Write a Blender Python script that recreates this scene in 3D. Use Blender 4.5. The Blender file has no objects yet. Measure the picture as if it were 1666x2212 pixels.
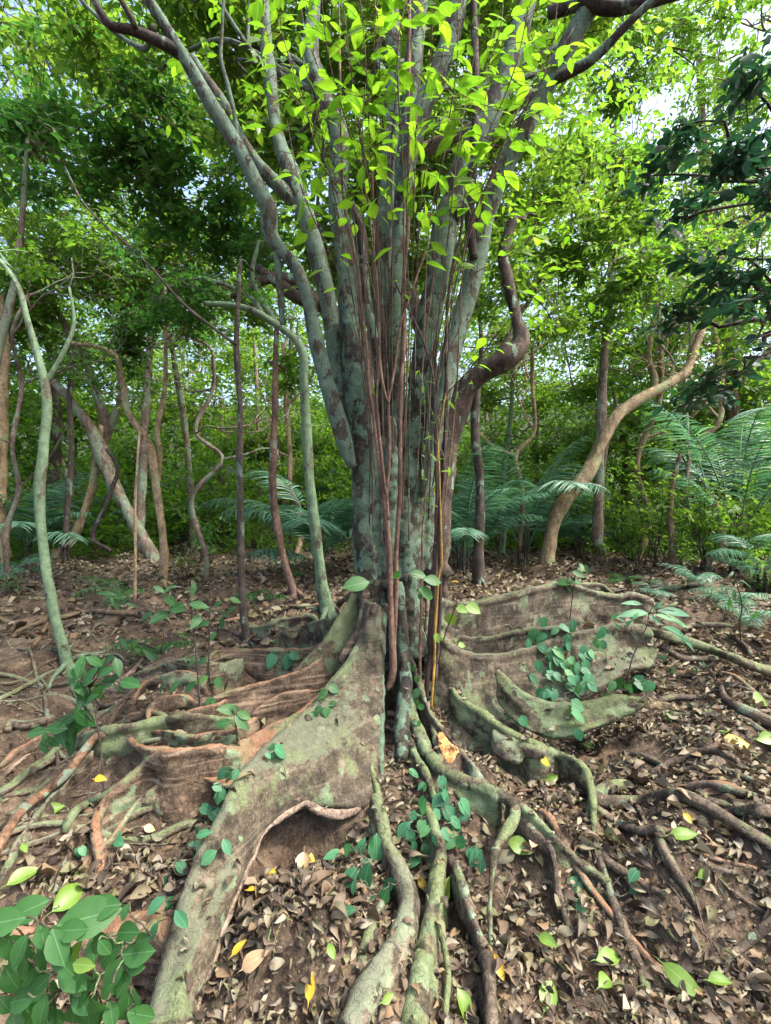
import bpy, math, random
import numpy as np
from mathutils import Vector
from mathutils.bvhtree import BVHTree

# ------------------------------------------------------------------ camera, sky, sun, exposure
SC = bpy.context.scene
ZC = 1.6                       # eye height used for the whole layout
F = 1037.0                     # focal length in the tracing units
U0, V0 = 833.0, 1106.0
cam = bpy.data.cameras.new("camera"); camo = bpy.data.objects.new("camera", cam)
SC.collection.objects.link(camo); SC.camera = camo
camo.location = (0, 0, ZC); camo.rotation_euler = (math.radians(90), 0, 0)
cam.sensor_width = 36; cam.lens = 36 * 480 / 1024.0; cam.clip_end = 500; cam.clip_start = 0.05
SUN_EL, SUN_AZ = 55.0, 108.0    # azimuth measured from +Y towards +X
w = bpy.data.worlds.new("World"); SC.world = w; w.use_nodes = True
nt = w.node_tree; bg = nt.nodes["Background"]
sky = nt.nodes.new("ShaderNodeTexSky"); sky.sky_type = 'NISHITA'; sky.sun_disc = False
sky.sun_elevation = math.radians(SUN_EL); sky.sun_rotation = math.radians(SUN_AZ)
sky.air_density = 1.0; sky.dust_density = 6.0
nt.links.new(sky.outputs[0], bg.inputs[0]); bg.inputs[1].default_value = 0.15
sun = bpy.data.lights.new("sun", 'SUN'); sun.energy = 1.6; sun.angle = math.radians(7); sun.color = (1, .96, .9)
suno = bpy.data.objects.new("sun", sun); SC.collection.objects.link(suno)
_sd = Vector((math.sin(math.radians(SUN_AZ)) * math.cos(math.radians(SUN_EL)), math.cos(math.radians(SUN_AZ)) * math.cos(math.radians(SUN_EL)), math.sin(math.radians(SUN_EL))))
suno.rotation_euler = _sd.to_track_quat('Z', 'Y').to_euler()
SC.view_settings.view_transform = 'Standard'; SC.view_settings.look = 'None'
SC.view_settings.exposure = 2.15; SC.view_settings.gamma = 1; SC.view_settings.use_curve_mapping = False
SC.cycles.use_denoising = True
SC.cycles.max_bounces = 8; SC.cycles.diffuse_bounces = 5; SC.cycles.transmission_bounces = 5; SC.cycles.glossy_bounces = 2
SC.cycles.transparent_max_bounces = 4

rng = np.random.default_rng(7); random.seed(7)

# ------------------------------------------------------------------ tracing frames: crops of the photograph in one unit
def D(x, y): return (x, y)
def k1(x, y): return (518.5 + x * .3112, 1209.8 + y * .3112)
def k2(x, y): return (x * .3631, 1253 + y * .3631)
def k3(x, y): return (864.1 + x * .4813, 1209.8 + y * .4813)
def k4(x, y): return (691.3 + x * .3631, 1693.7 + y * .3631)
def k5(x, y): return (604.9 + x * .3631, 432 + y * .3631)
def q1(x, y): return (x * .5, y * .5)
def q2(x, y): return (833 + x * .5, y * .5)
def q3(x, y): return (x * .5, 738 + y * .5)
def q4(x, y): return (833 + x * .5, 738 + y * .5)
def q6(x, y): return (833 + x * .5, 1476 + y * .5)
SCALE = {D: 1, k1: .3112, k2: .3631, k3: .4813, k4: .3631, k5: .3631, q1: .5, q2: .5, q3: .5, q4: .5, q6: .5}
def P(u, v, Y): return np.array([(u - U0) / F * Y, Y, ZC - (v - V0) / F * Y])

# ------------------------------------------------------------------ ground shape
_r = np.random.default_rng(3)
_wav = []
for wl, amp, n in ((1.6, .05, 8), (.55, .028, 12), (.2, .011, 14), (.085, .006, 14), (.04, .003, 12)):
    for i in range(n):
        a = _r.uniform(0, 2 * math.pi); L = wl * _r.uniform(.7, 1.4)
        _wav.append((2 * math.pi / L * math.cos(a), 2 * math.pi / L * math.sin(a), _r.uniform(0, 6.28), amp / math.sqrt(n) * 1.4, wl))
_py = np.array([-60, 0.0, 1.0, 1.5, 2.0, 2.5, 3.0, 3.5, 4.2, 5.5, 9, 14, 18, 26, 45, 80, 200])
_pz = np.array([-1.9, -1.76, -1.73, -1.67, -1.57, -1.44, -1.32, -1.2, -1.1, -1.03, -1.0, -.95, -.1, 3.2, 10, 16, 24])
_bumps = [(-1.05, 2.95, .9, .55, -.09), (1.15, 3.1, .75, .5, -.09), (1.2, 2.2, .5, .4, -.03),  # x, y, radius x, radius y, height
    (-2.1, 2.9, .9, .6, .05), (-2.4, 4.0, 1.2, .5, .06), (-.42, 2.42, .22, .3, -.12), (.1, 2.5, .25, .3, -.12),
    (.55, 2.0, .25, .2, -.12), (.25, 1.75, .12, .35, -.08), (1.25, 2.05, .3, .15, .08), (1.5, 1.75, .25, .2, -.07), (-1.0, 2.3, .35, .2, -.08),
    (.62, 2.85, .35, .15, -.12), (1.9, 2.4, .5, .25, .06)]
def g(x, y, fine=True):
    x = np.asarray(x, float); y = np.asarray(y, float)
    z = np.interp(y, _py, _pz)
    for i in range(1, 4): z = (z + np.interp(y + .08 * i, _py, _pz) * .5 + np.interp(y - .08 * i, _py, _pz) * .5) / 2
    for bx, by, rx, ry, h in _bumps: z = z + h * np.exp(-((x - bx) / rx) ** 2 - ((y - by) / ry) ** 2)
    near = np.clip(1.3 - np.hypot(x, y - 3) / 14, .25, 1)
    for kx, ky, ph, am, wl in _wav:
        if not fine and wl < .3: continue
        z = z + am * near * np.sin(kx * x + ky * y + ph + .6 * np.sin(ky * x * .7 - kx * y * .6 + ph))
    # little earth steps
    s = np.sin(2.1 * x + 1.3 * np.sin(3 * y) + 5.1 * y); z = z + .022 * np.tanh(5 * s) * near
    return ZC + z
_YS = np.concatenate([np.arange(.7, 5, .015), np.arange(5, 14, .06), np.arange(14, 45, .25)])
def ghit(u, v, h=0.0):
    dx, dz = (u - U0) / F, -(v - V0) / F
    k = ZC + dz * _YS <= g(dx * _YS, _YS) + h
    return P(u, v, float(_YS[int(np.argmax(k))]) if k.any() else 45.0)

# ------------------------------------------------------------------ mesh builder
class MB:
    def __init__(s): s.v = []; s.q = []; s.t = []; s.a = []; s.n = 0
    def add(s, v, q=None, t=None, a=None):
        v = np.asarray(v, np.float32).reshape(-1, 3)
        if q is not None and len(q): s.q.append(np.asarray(q, np.int64).reshape(-1, 4) + s.n)
        if t is not None and len(t): s.t.append(np.asarray(t, np.int64).reshape(-1, 3) + s.n)
        s.v.append(v); s.a.append(np.zeros((len(v), 3), np.float32) if a is None else np.asarray(a, np.float32).reshape(-1, 3)); s.n += len(v)
    def mesh(s, name, origin=(0, 0, 0), smooth=True):
        m = bpy.data.meshes.new(name)
        V = (np.concatenate(s.v) if s.v else np.zeros((0, 3))) - np.asarray(origin, np.float32)
        q = np.concatenate(s.q) if s.q else np.zeros((0, 4), np.int64); t = np.concatenate(s.t) if s.t else np.zeros((0, 3), np.int64)
        m.vertices.add(len(V)); m.vertices.foreach_set("co", V.astype(np.float32).ravel())
        m.loops.add(q.size + t.size); m.loops.foreach_set("vertex_index", np.concatenate([q.ravel(), t.ravel()]).astype(np.int32))
        m.polygons.add(len(q) + len(t))
        ls = np.concatenate([np.arange(len(q)) * 4, q.size + np.arange(len(t)) * 3]).astype(np.int32)
        m.polygons.foreach_set("loop_start", ls)
        m.polygons.foreach_set("use_smooth", np.full(len(ls), smooth))
        at = m.attributes.new("leaf", 'FLOAT_VECTOR', 'POINT'); at.data.foreach_set("vector", np.concatenate(s.a).ravel())
        m.update(calc_edges=True); m.validate(); return m
    def build(s, name, mat, parent=None, smooth=True):
        o0 = np.array(parent.matrix_basis.translation) if parent else np.zeros(3)
        if parent and parent.parent: o0 = o0 + np.array(parent.parent.matrix_basis.translation)
        o = bpy.data.objects.new(name, s.mesh(name, o0, smooth)); o.data.materials.append(mat)
        SC.collection.objects.link(o)
        if parent: o.parent = parent
        return o

def remeshed(o, vox=.011, smooth=3, disp=0.0):
    m = o.modifiers.new("r", 'REMESH'); m.mode = 'VOXEL'; m.voxel_size = vox; m.use_smooth_shade = True
    s = o.modifiers.new("s", 'SMOOTH'); s.iterations = smooth; s.factor = .4
    dg = bpy.context.evaluated_depsgraph_get(); dg.update()
    me = bpy.data.meshes.new_from_object(o.evaluated_get(dg))
    n = len(me.vertices); co = np.zeros(n * 3, np.float32); me.vertices.foreach_get("co", co); co = co.reshape(-1, 3)
    no = np.zeros(n * 3, np.float32); me.vertices.foreach_get("normal", no); no = no.reshape(-1, 3)
    if disp:
        r = np.random.default_rng(11); d = np.zeros(n)
        for wl, am in ((.22, 1), (.1, .6), (.045, .4), (.024, .25)):
            for i in range(7):
                k = r.normal(size=3); k /= np.linalg.norm(k); k *= 2 * math.pi / wl * r.uniform(.7, 1.3)
                d += am / 2.6 * np.sin(co @ k + r.uniform(0, 6) + 1.2 * np.sin(co @ (k[[1, 2, 0]] * .6)))
        co = co + no * (d * disp)[:, None]; me.vertices.foreach_set("co", co.ravel().astype(np.float32))
    old = o.data; mat = old.materials[0]; o.modifiers.clear(); nm = old.name; o.data = me; me.materials.clear(); me.materials.append(mat)
    me.polygons.foreach_set("use_smooth", np.ones(len(me.polygons), bool)); bpy.data.meshes.remove(old); me.name = nm; me.update()
    return o

def catmull(pts, step):
    p = np.asarray(pts, float); 
    if len(p) < 3: 
        n = max(2, int(np.linalg.norm(p[-1, :3] - p[0, :3]) / step)); t = np.linspace(0, 1, n)[:, None]; return p[0] * (1 - t) + p[-1] * t
    q = np.vstack([2 * p[0] - p[1], p, 2 * p[-1] - p[-2]]); out = []
    for i in range(1, len(q) - 2):
        n = max(1, int(np.linalg.norm(q[i + 1, :3] - q[i, :3]) / step)); t = (np.arange(n) / n)[:, None]
        a, b, c, d = q[i - 1], q[i], q[i + 1], q[i + 2]
        out.append(.5 * (2 * b + (c - a) * t + (2 * a - 5 * b + 4 * c - d) * t ** 2 + (3 * b - a - 3 * c + d) * t ** 3))
    out.append(q[-2][None]); r = np.vstack(out); return r
def tube(mb, pts, rad=None, step=.03, seg=10, bump=.06, flat=1.0, tip=False, seed=0):
    """pts n x 3 with rad list, or n x 4"""
    p = np.asarray(pts, float)
    if rad is not None: p = np.hstack([p[:, :3], np.asarray(rad, float).reshape(-1, 1)])
    c = catmull(p, step); c[:, 3] = np.maximum(c[:, 3], .0012); n = len(c)
    T = np.gradient(c[:, :3], axis=0); T /= np.linalg.norm(T, axis=1)[:, None] + 1e-9
    up = np.array([0, 0, 1.0]) if abs(T[0][2]) < .9 else np.array([0, 1.0, 0])
    N = np.zeros((n, 3)); a = np.cross(T[0], up); a /= np.linalg.norm(a)
    for i in range(n):
        a = a - T[i] * a.dot(T[i]); a /= np.linalg.norm(a) + 1e-9; N[i] = a
    B = np.cross(T, N); th = np.linspace(0, 2 * math.pi, seg, endpoint=False)
    s = np.arange(n)[:, None] * step; r0 = np.random.default_rng(int(abs(p[0, 0] * 977 + p[0, 2] * 131 + seed)) % 99991); ph = r0.uniform(0, 6.28, 6)
    R = c[:, 3:4] * (1 + bump * (np.sin(th * 2 + s * 3.1 + ph[0]) + .8 * np.sin(th * 3 - s * 5 + ph[1]) + .9 * np.sin(s * 9 + ph[2]) + .5 * np.sin(th + s * 21 + ph[3]) + .4 * np.sin(th * 4 + s * 14 + ph[4])))
    V = c[:, None, :3] + R[..., None] * (np.cos(th)[None, :, None] * N[:, None] + flat * np.sin(th)[None, :, None] * B[:, None])
    i = np.arange(n - 1)[:, None] * seg; j = np.arange(seg)[None]; j2 = (j + 1) % seg
    q = np.stack([i + j, i + j2, i + seg + j2, i + seg + j], -1).reshape(-1, 4)
    V = V.reshape(-1, 3); V = np.vstack([V, c[0, :3], c[-1, :3] + T[-1] * c[-1, 3] * .5]); A, Z = n * seg, n * seg + 1
    jj = np.arange(seg); t = np.vstack([np.stack([(jj + 1) % seg, jj, np.full(seg, A)], -1), np.stack([(n - 1) * seg + jj, (n - 1) * seg + (jj + 1) % seg, np.full(seg, Z)], -1)])
    mb.add(V, q, t); return c
def resample(c, n):
    c = np.asarray(c, float); d = np.r_[0, np.cumsum(np.linalg.norm(np.diff(c[:, :3], axis=0), axis=1))]; t = np.linspace(0, d[-1], n)
    return np.stack([np.interp(t, d, c[:, k]) for k in range(c.shape[1])], 1)
def sheet(mb, A, B, thA, thB, rows=14, sag=0.0, wav=.012):
    """thick curtain between curve A and curve B (same count)"""
    n = len(A); t = np.linspace(0, 1, rows)
    M = A[:, None, :3] * (1 - t)[None, :, None] + B[:, None, :3] * t[None, :, None]
    T = np.gradient(A[:, :3], axis=0); Dn = B[:, :3] - A[:, :3]; N = np.cross(T, Dn); N /= np.linalg.norm(N, axis=1)[:, None] + 1e-9
    N[N[:, 1] > 0] *= -1 if np.mean(N[:, 1] > 0) > .5 else 1
    if np.mean(N[:, 1]) > 0: N = -N
    s = np.arange(n)[:, None] * .03
    off = -sag * np.sin(math.pi * t)[None] + wav * (np.sin(s * 6 + 5 * t[None]) + .7 * np.sin(s * 13 - 7 * t[None] + 2)) * np.sin(math.pi * np.clip(t, 0, 1))[None]
    M = M + N[:, None] * off[..., None]; th = (thA * (1 - t) + thB * t)[None, :, None] if np.isscalar(thA) else (thA[:, None] * (1 - t)[None] + thB * t[None])[..., None]
    F1 = M + N[:, None] * th * .5; F2 = M - N[:, None] * th * .5
    V = np.concatenate([F1.reshape(-1, 3), F2.reshape(-1, 3)]); K = n * rows
    def idx(i, j, s=0): return i * rows + j + s * K
    q = []
    i, j = np.meshgrid(np.arange(n - 1), np.arange(rows - 1), indexing='ij'); i = i.ravel(); j = j.ravel()
    q.append(np.stack([idx(i, j), idx(i + 1, j), idx(i + 1, j + 1), idx(i, j + 1)], -1)); q.append(np.stack([idx(i, j, 1), idx(i, j + 1, 1), idx(i + 1, j + 1, 1), idx(i + 1, j, 1)], -1))
    i = np.arange(n - 1)
    for jj, f in ((0, 1), (rows - 1, 0)):
        a = np.stack([idx(i, jj), idx(i, jj, 1), idx(i + 1, jj, 1), idx(i + 1, jj)], -1); q.append(a if f else a[:, ::-1])
    j = np.arange(rows - 1)
    for ii, f in ((0, 0), (n - 1, 1)):
        a = np.stack([idx(ii, j), idx(ii, j, 1), idx(ii, j + 1, 1), idx(ii, j + 1)], -1); q.append(a if f else a[:, ::-1])
    mb.add(V, np.vstack(q))

def trace(fr, pts, lift=.35, hmin=None):
    """(x, y, w, d): w width in the frame's pixels; d > 1 a distance, d < 1 height of the centre above the ground, absent: rests on the ground"""
    out = []
    for p in pts:
        u, v = fr(p[0], p[1]); w = p[2] * SCALE[fr]; d = p[3] if len(p) > 3 else None
        if d is None:
            Y = ghit(u, v)[1]; c = ghit(u, v, w / F * Y * .5 * lift)
        elif d > 1:
            c = P(u, v, d)
            if hmin is not None and c[2] < float(g(c[0], c[1])) + hmin: c = ghit(u, v, hmin)
        else: c = ghit(u, v, d)
        out.append([*c, w / F * c[1] * .5])
    return np.array(out)

# ------------------------------------------------------------------ materials
def mat(name):
    m = bpy.data.materials.new(name); m.use_nodes = True; n = m.node_tree; b = n.nodes["Principled BSDF"]; return m, n, b
def N(n, t, **kw):
    x = n.nodes.new(t)
    for k, v in kw.items(): setattr(x, k, v)
    return x
def ramp(n, src, stops, interp='LINEAR'):
    r = N(n, "ShaderNodeValToRGB"); r.color_ramp.interpolation = interp
    e = r.color_ramp.elements
    while len(e) < len(stops): e.new(.5)
    for k, (p, c) in enumerate(stops): e[k].position = p; e[k].color = (*c, 1) if len(c) == 3 else c
    n.links.new(src, r.inputs[0]); return r.outputs[0]
def noise(n, vec, scale, detail=4, rough=.6, dist=0):
    x = N(n, "ShaderNodeTexNoise"); x.inputs['Scale'].default_value = scale; x.inputs['Detail'].default_value = detail; x.inputs['Roughness'].default_value = rough; x.inputs['Distortion'].default_value = dist
    n.links.new(vec, x.inputs['Vector']); return x
def mixc(n, f, a, b):
    x = N(n, "ShaderNodeMix", data_type='RGBA')
    for s, k in ((f, 0), (a, 6), (b, 7)):
        if isinstance(s, (int, float)): x.inputs[k].default_value = s
        elif isinstance(s, tuple): x.inputs[k].default_value = (*s, 1)
        else: n.links.new(s, x.inputs[k])
    return x.outputs[2]
def mth(n, op, a, b=None, c=None):
    x = N(n, "ShaderNodeMath", operation=op)
    for k, s in enumerate((a, b, c)):
        if s is None: continue
        if isinstance(s, (int, float)): x.inputs[k].default_value = s
        else: n.links.new(s, x.inputs[k])
    return x.outputs[0]
def sstep(n, v, lo, hi):
    x = N(n, "ShaderNodeMapRange", interpolation_type='SMOOTHSTEP'); n.links.new(v, x.inputs[0]); x.inputs[1].default_value = lo; x.inputs[2].default_value = hi; return x.outputs[0]
def bumpn(n, b, h, strength, dist=.01, prev=None):
    x = N(n, "ShaderNodeBump"); x.inputs['Strength'].default_value = strength; x.inputs['Distance'].default_value = dist; n.links.new(h, x.inputs['Height'])
    if prev: n.links.new(prev, x.inputs['Normal'])
    n.links.new(x.outputs[0], b.inputs['Normal']); return x.outputs[0]

def bark(name, dark, light, lichen=(.15, .23, .17), cover=.5, patch=7.0, moss=0.0, mosscol=(.09, .11, .05), stria=0.0, rough=.85, zs=.6, ridge=None, bstr=.85, stray=.35):
    m, n, b = mat(name); tc = N(n, "ShaderNodeTexCoord"); v = tc.outputs['Object']
    mp = N(n, "ShaderNodeMapping"); mp.inputs['Scale'].default_value = (1, 1, zs); n.links.new(v, mp.inputs[0]); vz = mp.outputs[0]
    n1 = noise(n, vz, 9, 6, .65); n2 = noise(n, v, 55, 5, .7); n3 = noise(n, v, 2.3, 3)
    col = ramp(n, n1.outputs[0], [(.3, dark), (.5, tuple(.5 * (a + c) for a, c in zip(dark, light))), (.7, light)])
    col = mixc(n, mth(n, 'MULTIPLY', sstep(n, n2.outputs[0], .46, .66), .6), col, tuple(c * .4 for c in dark))
    n4 = noise(n, v, 24, 7, .75, .6); col = mixc(n, mth(n, 'MULTIPLY', sstep(n, n4.outputs[0], .52, .66), mth(n, 'MULTIPLY', sstep(n, n3.outputs[0], .35, .6), .75)), col, tuple(min(1, c * 1.45) for c in light))
    ck = N(n, "ShaderNodeTexVoronoi", feature='DISTANCE_TO_EDGE'); ck.inputs['Scale'].default_value = 26
    wv = N(n, "ShaderNodeVectorMath", operation='ADD'); n.links.new(vz, wv.inputs[0]); sc0 = N(n, "ShaderNodeVectorMath", operation='SCALE'); n.links.new(noise(n, v, 11, 4, .7).outputs[1], sc0.inputs[0]); sc0.inputs[3].default_value = .12; n.links.new(sc0.outputs[0], wv.inputs[1]); n.links.new(wv.outputs[0], ck.inputs['Vector'])
    crack = sstep(n, ck.outputs['Distance'], .10, .0); col = mixc(n, mth(n, 'MULTIPLY', crack, .45), col, tuple(c * .35 for c in dark))
    mps = N(n, "ShaderNodeMapping"); mps.inputs['Scale'].default_value = (1, 1, .45); n.links.new(v, mps.inputs[0])
    stn = noise(n, mps.outputs[0], 6.5, 6, .7, .8); col = mixc(n, mth(n, 'MULTIPLY', sstep(n, stn.outputs[0], .5, .62), .7), col, tuple(c * .55 for c in dark))
    stl = noise(n, v, 4.2, 5, .65, .5); col = mixc(n, mth(n, 'MULTIPLY', sstep(n, stl.outputs[0], .56, .68), .45), col, tuple(min(1, c * 1.5 + .015) for c in light))
    # distorted coordinates for lichen edges
    dn = noise(n, v, 30, 4, .7); sub = N(n, "ShaderNodeVectorMath", operation='SUBTRACT'); n.links.new(dn.outputs[1], sub.inputs[0]); sub.inputs[1].default_value = (.5, .5, .5)
    sc = N(n, "ShaderNodeVectorMath", operation='SCALE'); n.links.new(sub.outputs[0], sc.inputs[0]); sc.inputs[3].default_value = .55 / patch
    ad = N(n, "ShaderNodeVectorMath", operation='ADD'); n.links.new(vz, ad.inputs[0]); n.links.new(sc.outputs[0], ad.inputs[1])
    big = noise(n, ad.outputs[0], patch * .55, 3, .6)
    mk = sstep(n, big.outputs[0], .5 + (.5 - cover) * .5 - .014, .5 + (.5 - cover) * .5 + .02)
    vo = N(n, "ShaderNodeTexVoronoi"); vo.inputs['Scale'].default_value = patch * 1.6; n.links.new(ad.outputs[0], vo.inputs['Vector'])
    vsep = N(n, "ShaderNodeSeparateColor"); n.links.new(vo.outputs['Color'], vsep.inputs[0])
    spot = mth(n, 'MULTIPLY', sstep(n, mth(n, 'SUBTRACT', mth(n, 'MULTIPLY', vsep.outputs[1], .5), vo.outputs['Distance']), 0, .02), mth(n, 'GREATER_THAN', vsep.outputs[0], 1 - stray))
    mk2 = mth(n, 'MAXIMUM', mk, spot) if stray else mk
    lc = ramp(n, noise(n, v, 16, 6, .7).outputs[0], [(.3, tuple(c * .55 for c in lichen)), (.5, lichen), (.72, tuple(min(1, c * 1.45 + .02) for c in lichen))])
    lc = mixc(n, mth(n, 'MULTIPLY', sstep(n, noise(n, v, 5, 5, .65).outputs[0], .5, .62), .55), lc, tuple(.45 * a + .3 * c for a, c in zip(lichen, light)))
    lc = mixc(n, mth(n, 'MULTIPLY', sstep(n, noise(n, v, 120, 3, .6).outputs[0], .5, .75), .5), lc, tuple(c * .35 for c in lichen))
    col = mixc(n, mth(n, 'MULTIPLY', mk2, .9), col, lc)
    if stria:
        mp2 = N(n, "ShaderNodeMapping"); mp2.inputs['Scale'].default_value = (2.0, 2.0, 45); n.links.new(v, mp2.inputs[0])
        st = noise(n, mp2.outputs[0], 1.0, 4, .6, .3); col = mixc(n, mth(n, 'MULTIPLY', sstep(n, st.outputs[0], .5, .68), stria), col, tuple(min(1, c * 1.5 + .03) for c in light))
        mp3 = N(n, "ShaderNodeMapping"); mp3.inputs['Scale'].default_value = (30, 30, 3); n.links.new(v, mp3.inputs[0])
        st3 = noise(n, mp3.outputs[0], 1.0, 3, .6); col = mixc(n, mth(n, 'MULTIPLY', sstep(n, st3.outputs[0], .55, .75), stria * .8), col, tuple(c * .5 for c in dark))
    ge = N(n, "ShaderNodeNewGeometry"); sp = N(n, "ShaderNodeSeparateXYZ"); n.links.new(ge.outputs['Normal'], sp.inputs[0])
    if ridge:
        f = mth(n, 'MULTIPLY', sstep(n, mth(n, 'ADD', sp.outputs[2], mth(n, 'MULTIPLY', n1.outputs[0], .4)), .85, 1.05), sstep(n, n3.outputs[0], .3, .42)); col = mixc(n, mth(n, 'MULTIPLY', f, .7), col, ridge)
    if moss:
        f = mth(n, 'MULTIPLY', sstep(n, mth(n, 'ADD', sp.outputs[2], mth(n, 'MULTIPLY', n1.outputs[0], .7)), .55, .95), sstep(n, noise(n, v, 4.5, 5, .6).outputs[0], .56 - moss * .16, .66 - moss * .16))
        mc = ramp(n, noise(n, v, 70, 4, .7).outputs[0], [(.3, tuple(c * .5 for c in mosscol)), (.7, tuple(c * 1.5 for c in mosscol))]); col = mixc(n, mth(n, 'MULTIPLY', f, .85), col, mc)
    n.links.new(col, b.inputs['Base Color']); b.inputs['Roughness'].default_value = rough; b.inputs['Specular IOR Level'].default_value = .3
    h = mth(n, 'ADD', mth(n, 'ADD', mth(n, 'MULTIPLY', n1.outputs[0], .8), mth(n, 'ADD', mth(n, 'MULTIPLY', n2.outputs[0], .5), mth(n, 'ADD', mth(n, 'MULTIPLY', n4.outputs[0], .4), mth(n, 'MULTIPLY', crack, -.25)))), mth(n, 'MULTIPLY', mk2, .16))
    bumpn(n, b, h, bstr, .009); return m

def leafmat(name, cols, trans=.45, tcol=None, rough=.42, vein=True, spec=.5):
    m, n, b = mat(name); ge = N(n, "ShaderNodeNewGeometry"); c = ramp(n, ge.outputs['Random Per Island'], [(i / max(1, len(cols) - 1), x) for i, x in enumerate(cols)])
    if vein:
        at = N(n, "ShaderNodeAttribute", attribute_name="leaf"); sp = N(n, "ShaderNodeSeparateXYZ"); n.links.new(at.outputs['Vector'], sp.inputs[0])
        ax = mth(n, 'ABSOLUTE', sp.outputs[1]); mid = sstep(n, ax, .07, .02)
        w = mth(n, 'ADD', mth(n, 'MULTIPLY', sp.outputs[0], 52), mth(n, 'MULTIPLY', ax, -26)); vn = mth(n, 'POWER', mth(n, 'ABSOLUTE', mth(n, 'SINE', w)), 12)
        f = mth(n, 'MAXIMUM', mth(n, 'MULTIPLY', mid, .5), mth(n, 'MULTIPLY', vn, .14)); c2 = mixc(n, f, c, tuple(min(1, q * 1.5 + .07) for q in cols[len(cols) // 2]))
        nz = noise(n, N(n, "ShaderNodeTexCoord").outputs['Object'], 40, 3); c2 = mixc(n, mth(n, 'MULTIPLY', sstep(n, nz.outputs[0], .45, .75), .25), c2, tuple(q * .6 for q in cols[0]))
        bumpn(n, b, f, .25, .004)
    else: c2 = c
    n.links.new(c2, b.inputs['Base Color']); b.inputs['Roughness'].default_value = rough; b.inputs['Specular IOR Level'].default_value = spec
    tr = N(n, "ShaderNodeBsdfTranslucent"); tc = N(n, "ShaderNodeMix", data_type='RGBA', blend_type='MULTIPLY'); tc.inputs[0].default_value = 1
    n.links.new(c2, tc.inputs[6]); tc.inputs[7].default_value = (*(tcol or (2.6, 2.4, 1.0)), 1); n.links.new(tc.outputs[2], tr.inputs[0])
    mx = N(n, "ShaderNodeMixShader"); mx.inputs[0].default_value = trans; n.links.new(b.outputs[0], mx.inputs[1]); n.links.new(tr.outputs[0], mx.inputs[2]); n.links.new(mx.outputs[0], n.nodes["Material Output"].inputs[0]); return m

def soil():
    m, n, b = mat("soil"); v = N(n, "ShaderNodeTexCoord").outputs['Object']
    a = noise(n, v, 1.7, 5, .6); c = noise(n, v, 11, 8, .7); f = noise(n, v, 90, 5, .75)
    col = ramp(n, c.outputs[0], [(.3, (.022, .016, .01)), (.43, (.062, .045, .029)), (.55, (.12, .089, .058)), (.72, (.235, .182, .12))])
    red = ramp(n, c.outputs[0], [(.3, (.045, .027, .015)), (.6, (.145, .09, .05)), (.8, (.25, .165, .095))])
    col = mixc(n, mth(n, 'MULTIPLY', sstep(n, a.outputs[0], .52, .68), .7), col, red)
    col = mixc(n, mth(n, 'MULTIPLY', sstep(n, f.outputs[0], .5, .66), .75), col, (.05, .03, .022))
    dm = noise(n, v, 3.6, 6, .65, .4); col = mixc(n, mth(n, 'MULTIPLY', sstep(n, dm.outputs[0], .47, .62), .72), col, (.028, .02, .014))
    vo = N(n, "ShaderNodeTexVoronoi"); vo.inputs['Scale'].default_value = 60; n.links.new(v, vo.inputs['Vector'])
    col = mixc(n, mth(n, 'MULTIPLY', sstep(n, vo.outputs['Distance'], .22, .12), .5), col, (.28, .2, .14))
    sy = N(n, 'ShaderNodeSeparateXYZ'); n.links.new(v, sy.inputs[0]); col = mixc(n, sstep(n, mth(n, 'ADD', sy.outputs[1], mth(n, 'MULTIPLY', a.outputs[0], 3)), 14.5, 17), col, (.022, .034, .012))
    n.links.new(col, b.inputs['Base Color']); b.inputs['Roughness'].default_value = .9; b.inputs['Specular IOR Level'].default_value = .25
    h = mth(n, 'ADD', mth(n, 'MULTIPLY', c.outputs[0], 1.0), mth(n, 'ADD', mth(n, 'MULTIPLY', f.outputs[0], .5), mth(n, 'MULTIPLY', vo.outputs['Distance'], -.2))); bumpn(n, b, h, .9, .03); return m

M_soil = soil()
M_trunk = bark("lichen_bark", (.014, .0125, .009), (.068, .06, .043), lichen=(.078, .128, .084), cover=.53, patch=19, zs=.6, moss=0, stray=.3)
M_stem = bark("stem_bark", (.022, .02, .014), (.085, .074, .052), lichen=(.084, .132, .094), cover=.58, patch=22, zs=.5, stray=.3)
M_darkstem = bark("dark_stem_bark", (.015, .011, .01), (.055, .04, .033), lichen=(.1, .15, .11), cover=.35, patch=12)
M_face = bark("buttress_face", (.022, .018, .011), (.12, .097, .064), lichen=(.10, .14, .075), cover=.30, patch=10, zs=.8, moss=.2, stria=.25, stray=.25, ridge=(.085, .10, .062))
M_root = bark("root_bark", (.026, .021, .014), (.155, .125, .086), lichen=(.125, .155, .09), cover=.40, patch=10, zs=1, moss=.45, stria=.35, stray=.15, ridge=(.125, .145, .095))
M_rootb = bark("brown_root_bark", (.032, .021, .013), (.17, .12, .078), lichen=(.13, .18, .1), cover=.27, patch=6, zs=1, moss=.2, stria=.55, ridge=(.19, .095, .05), stray=.1)
M_rootg = bark("green_root_bark", (.026, .022, .014), (.135, .112, .07), lichen=(.105, .14, .07), cover=.50, patch=10, zs=1, moss=.6, mosscol=(.095, .12, .05), stray=.2)
M_rootd = bark("old_root_bark", (.028, .021, .015), (.14, .108, .076), lichen=(.13, .17, .11), cover=.28, patch=14, zs=1, moss=.2, stray=.15)
M_orange = bark("orange_root_bark", (.06, .033, .02), (.2, .115, .065), cover=.3, patch=9, zs=1, stria=.3, stray=.05)
M_pale = bark("pale_lip_bark", (.085, .062, .045), (.24, .18, .135), cover=.1, patch=8, zs=1, stria=.3, stray=0)
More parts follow.
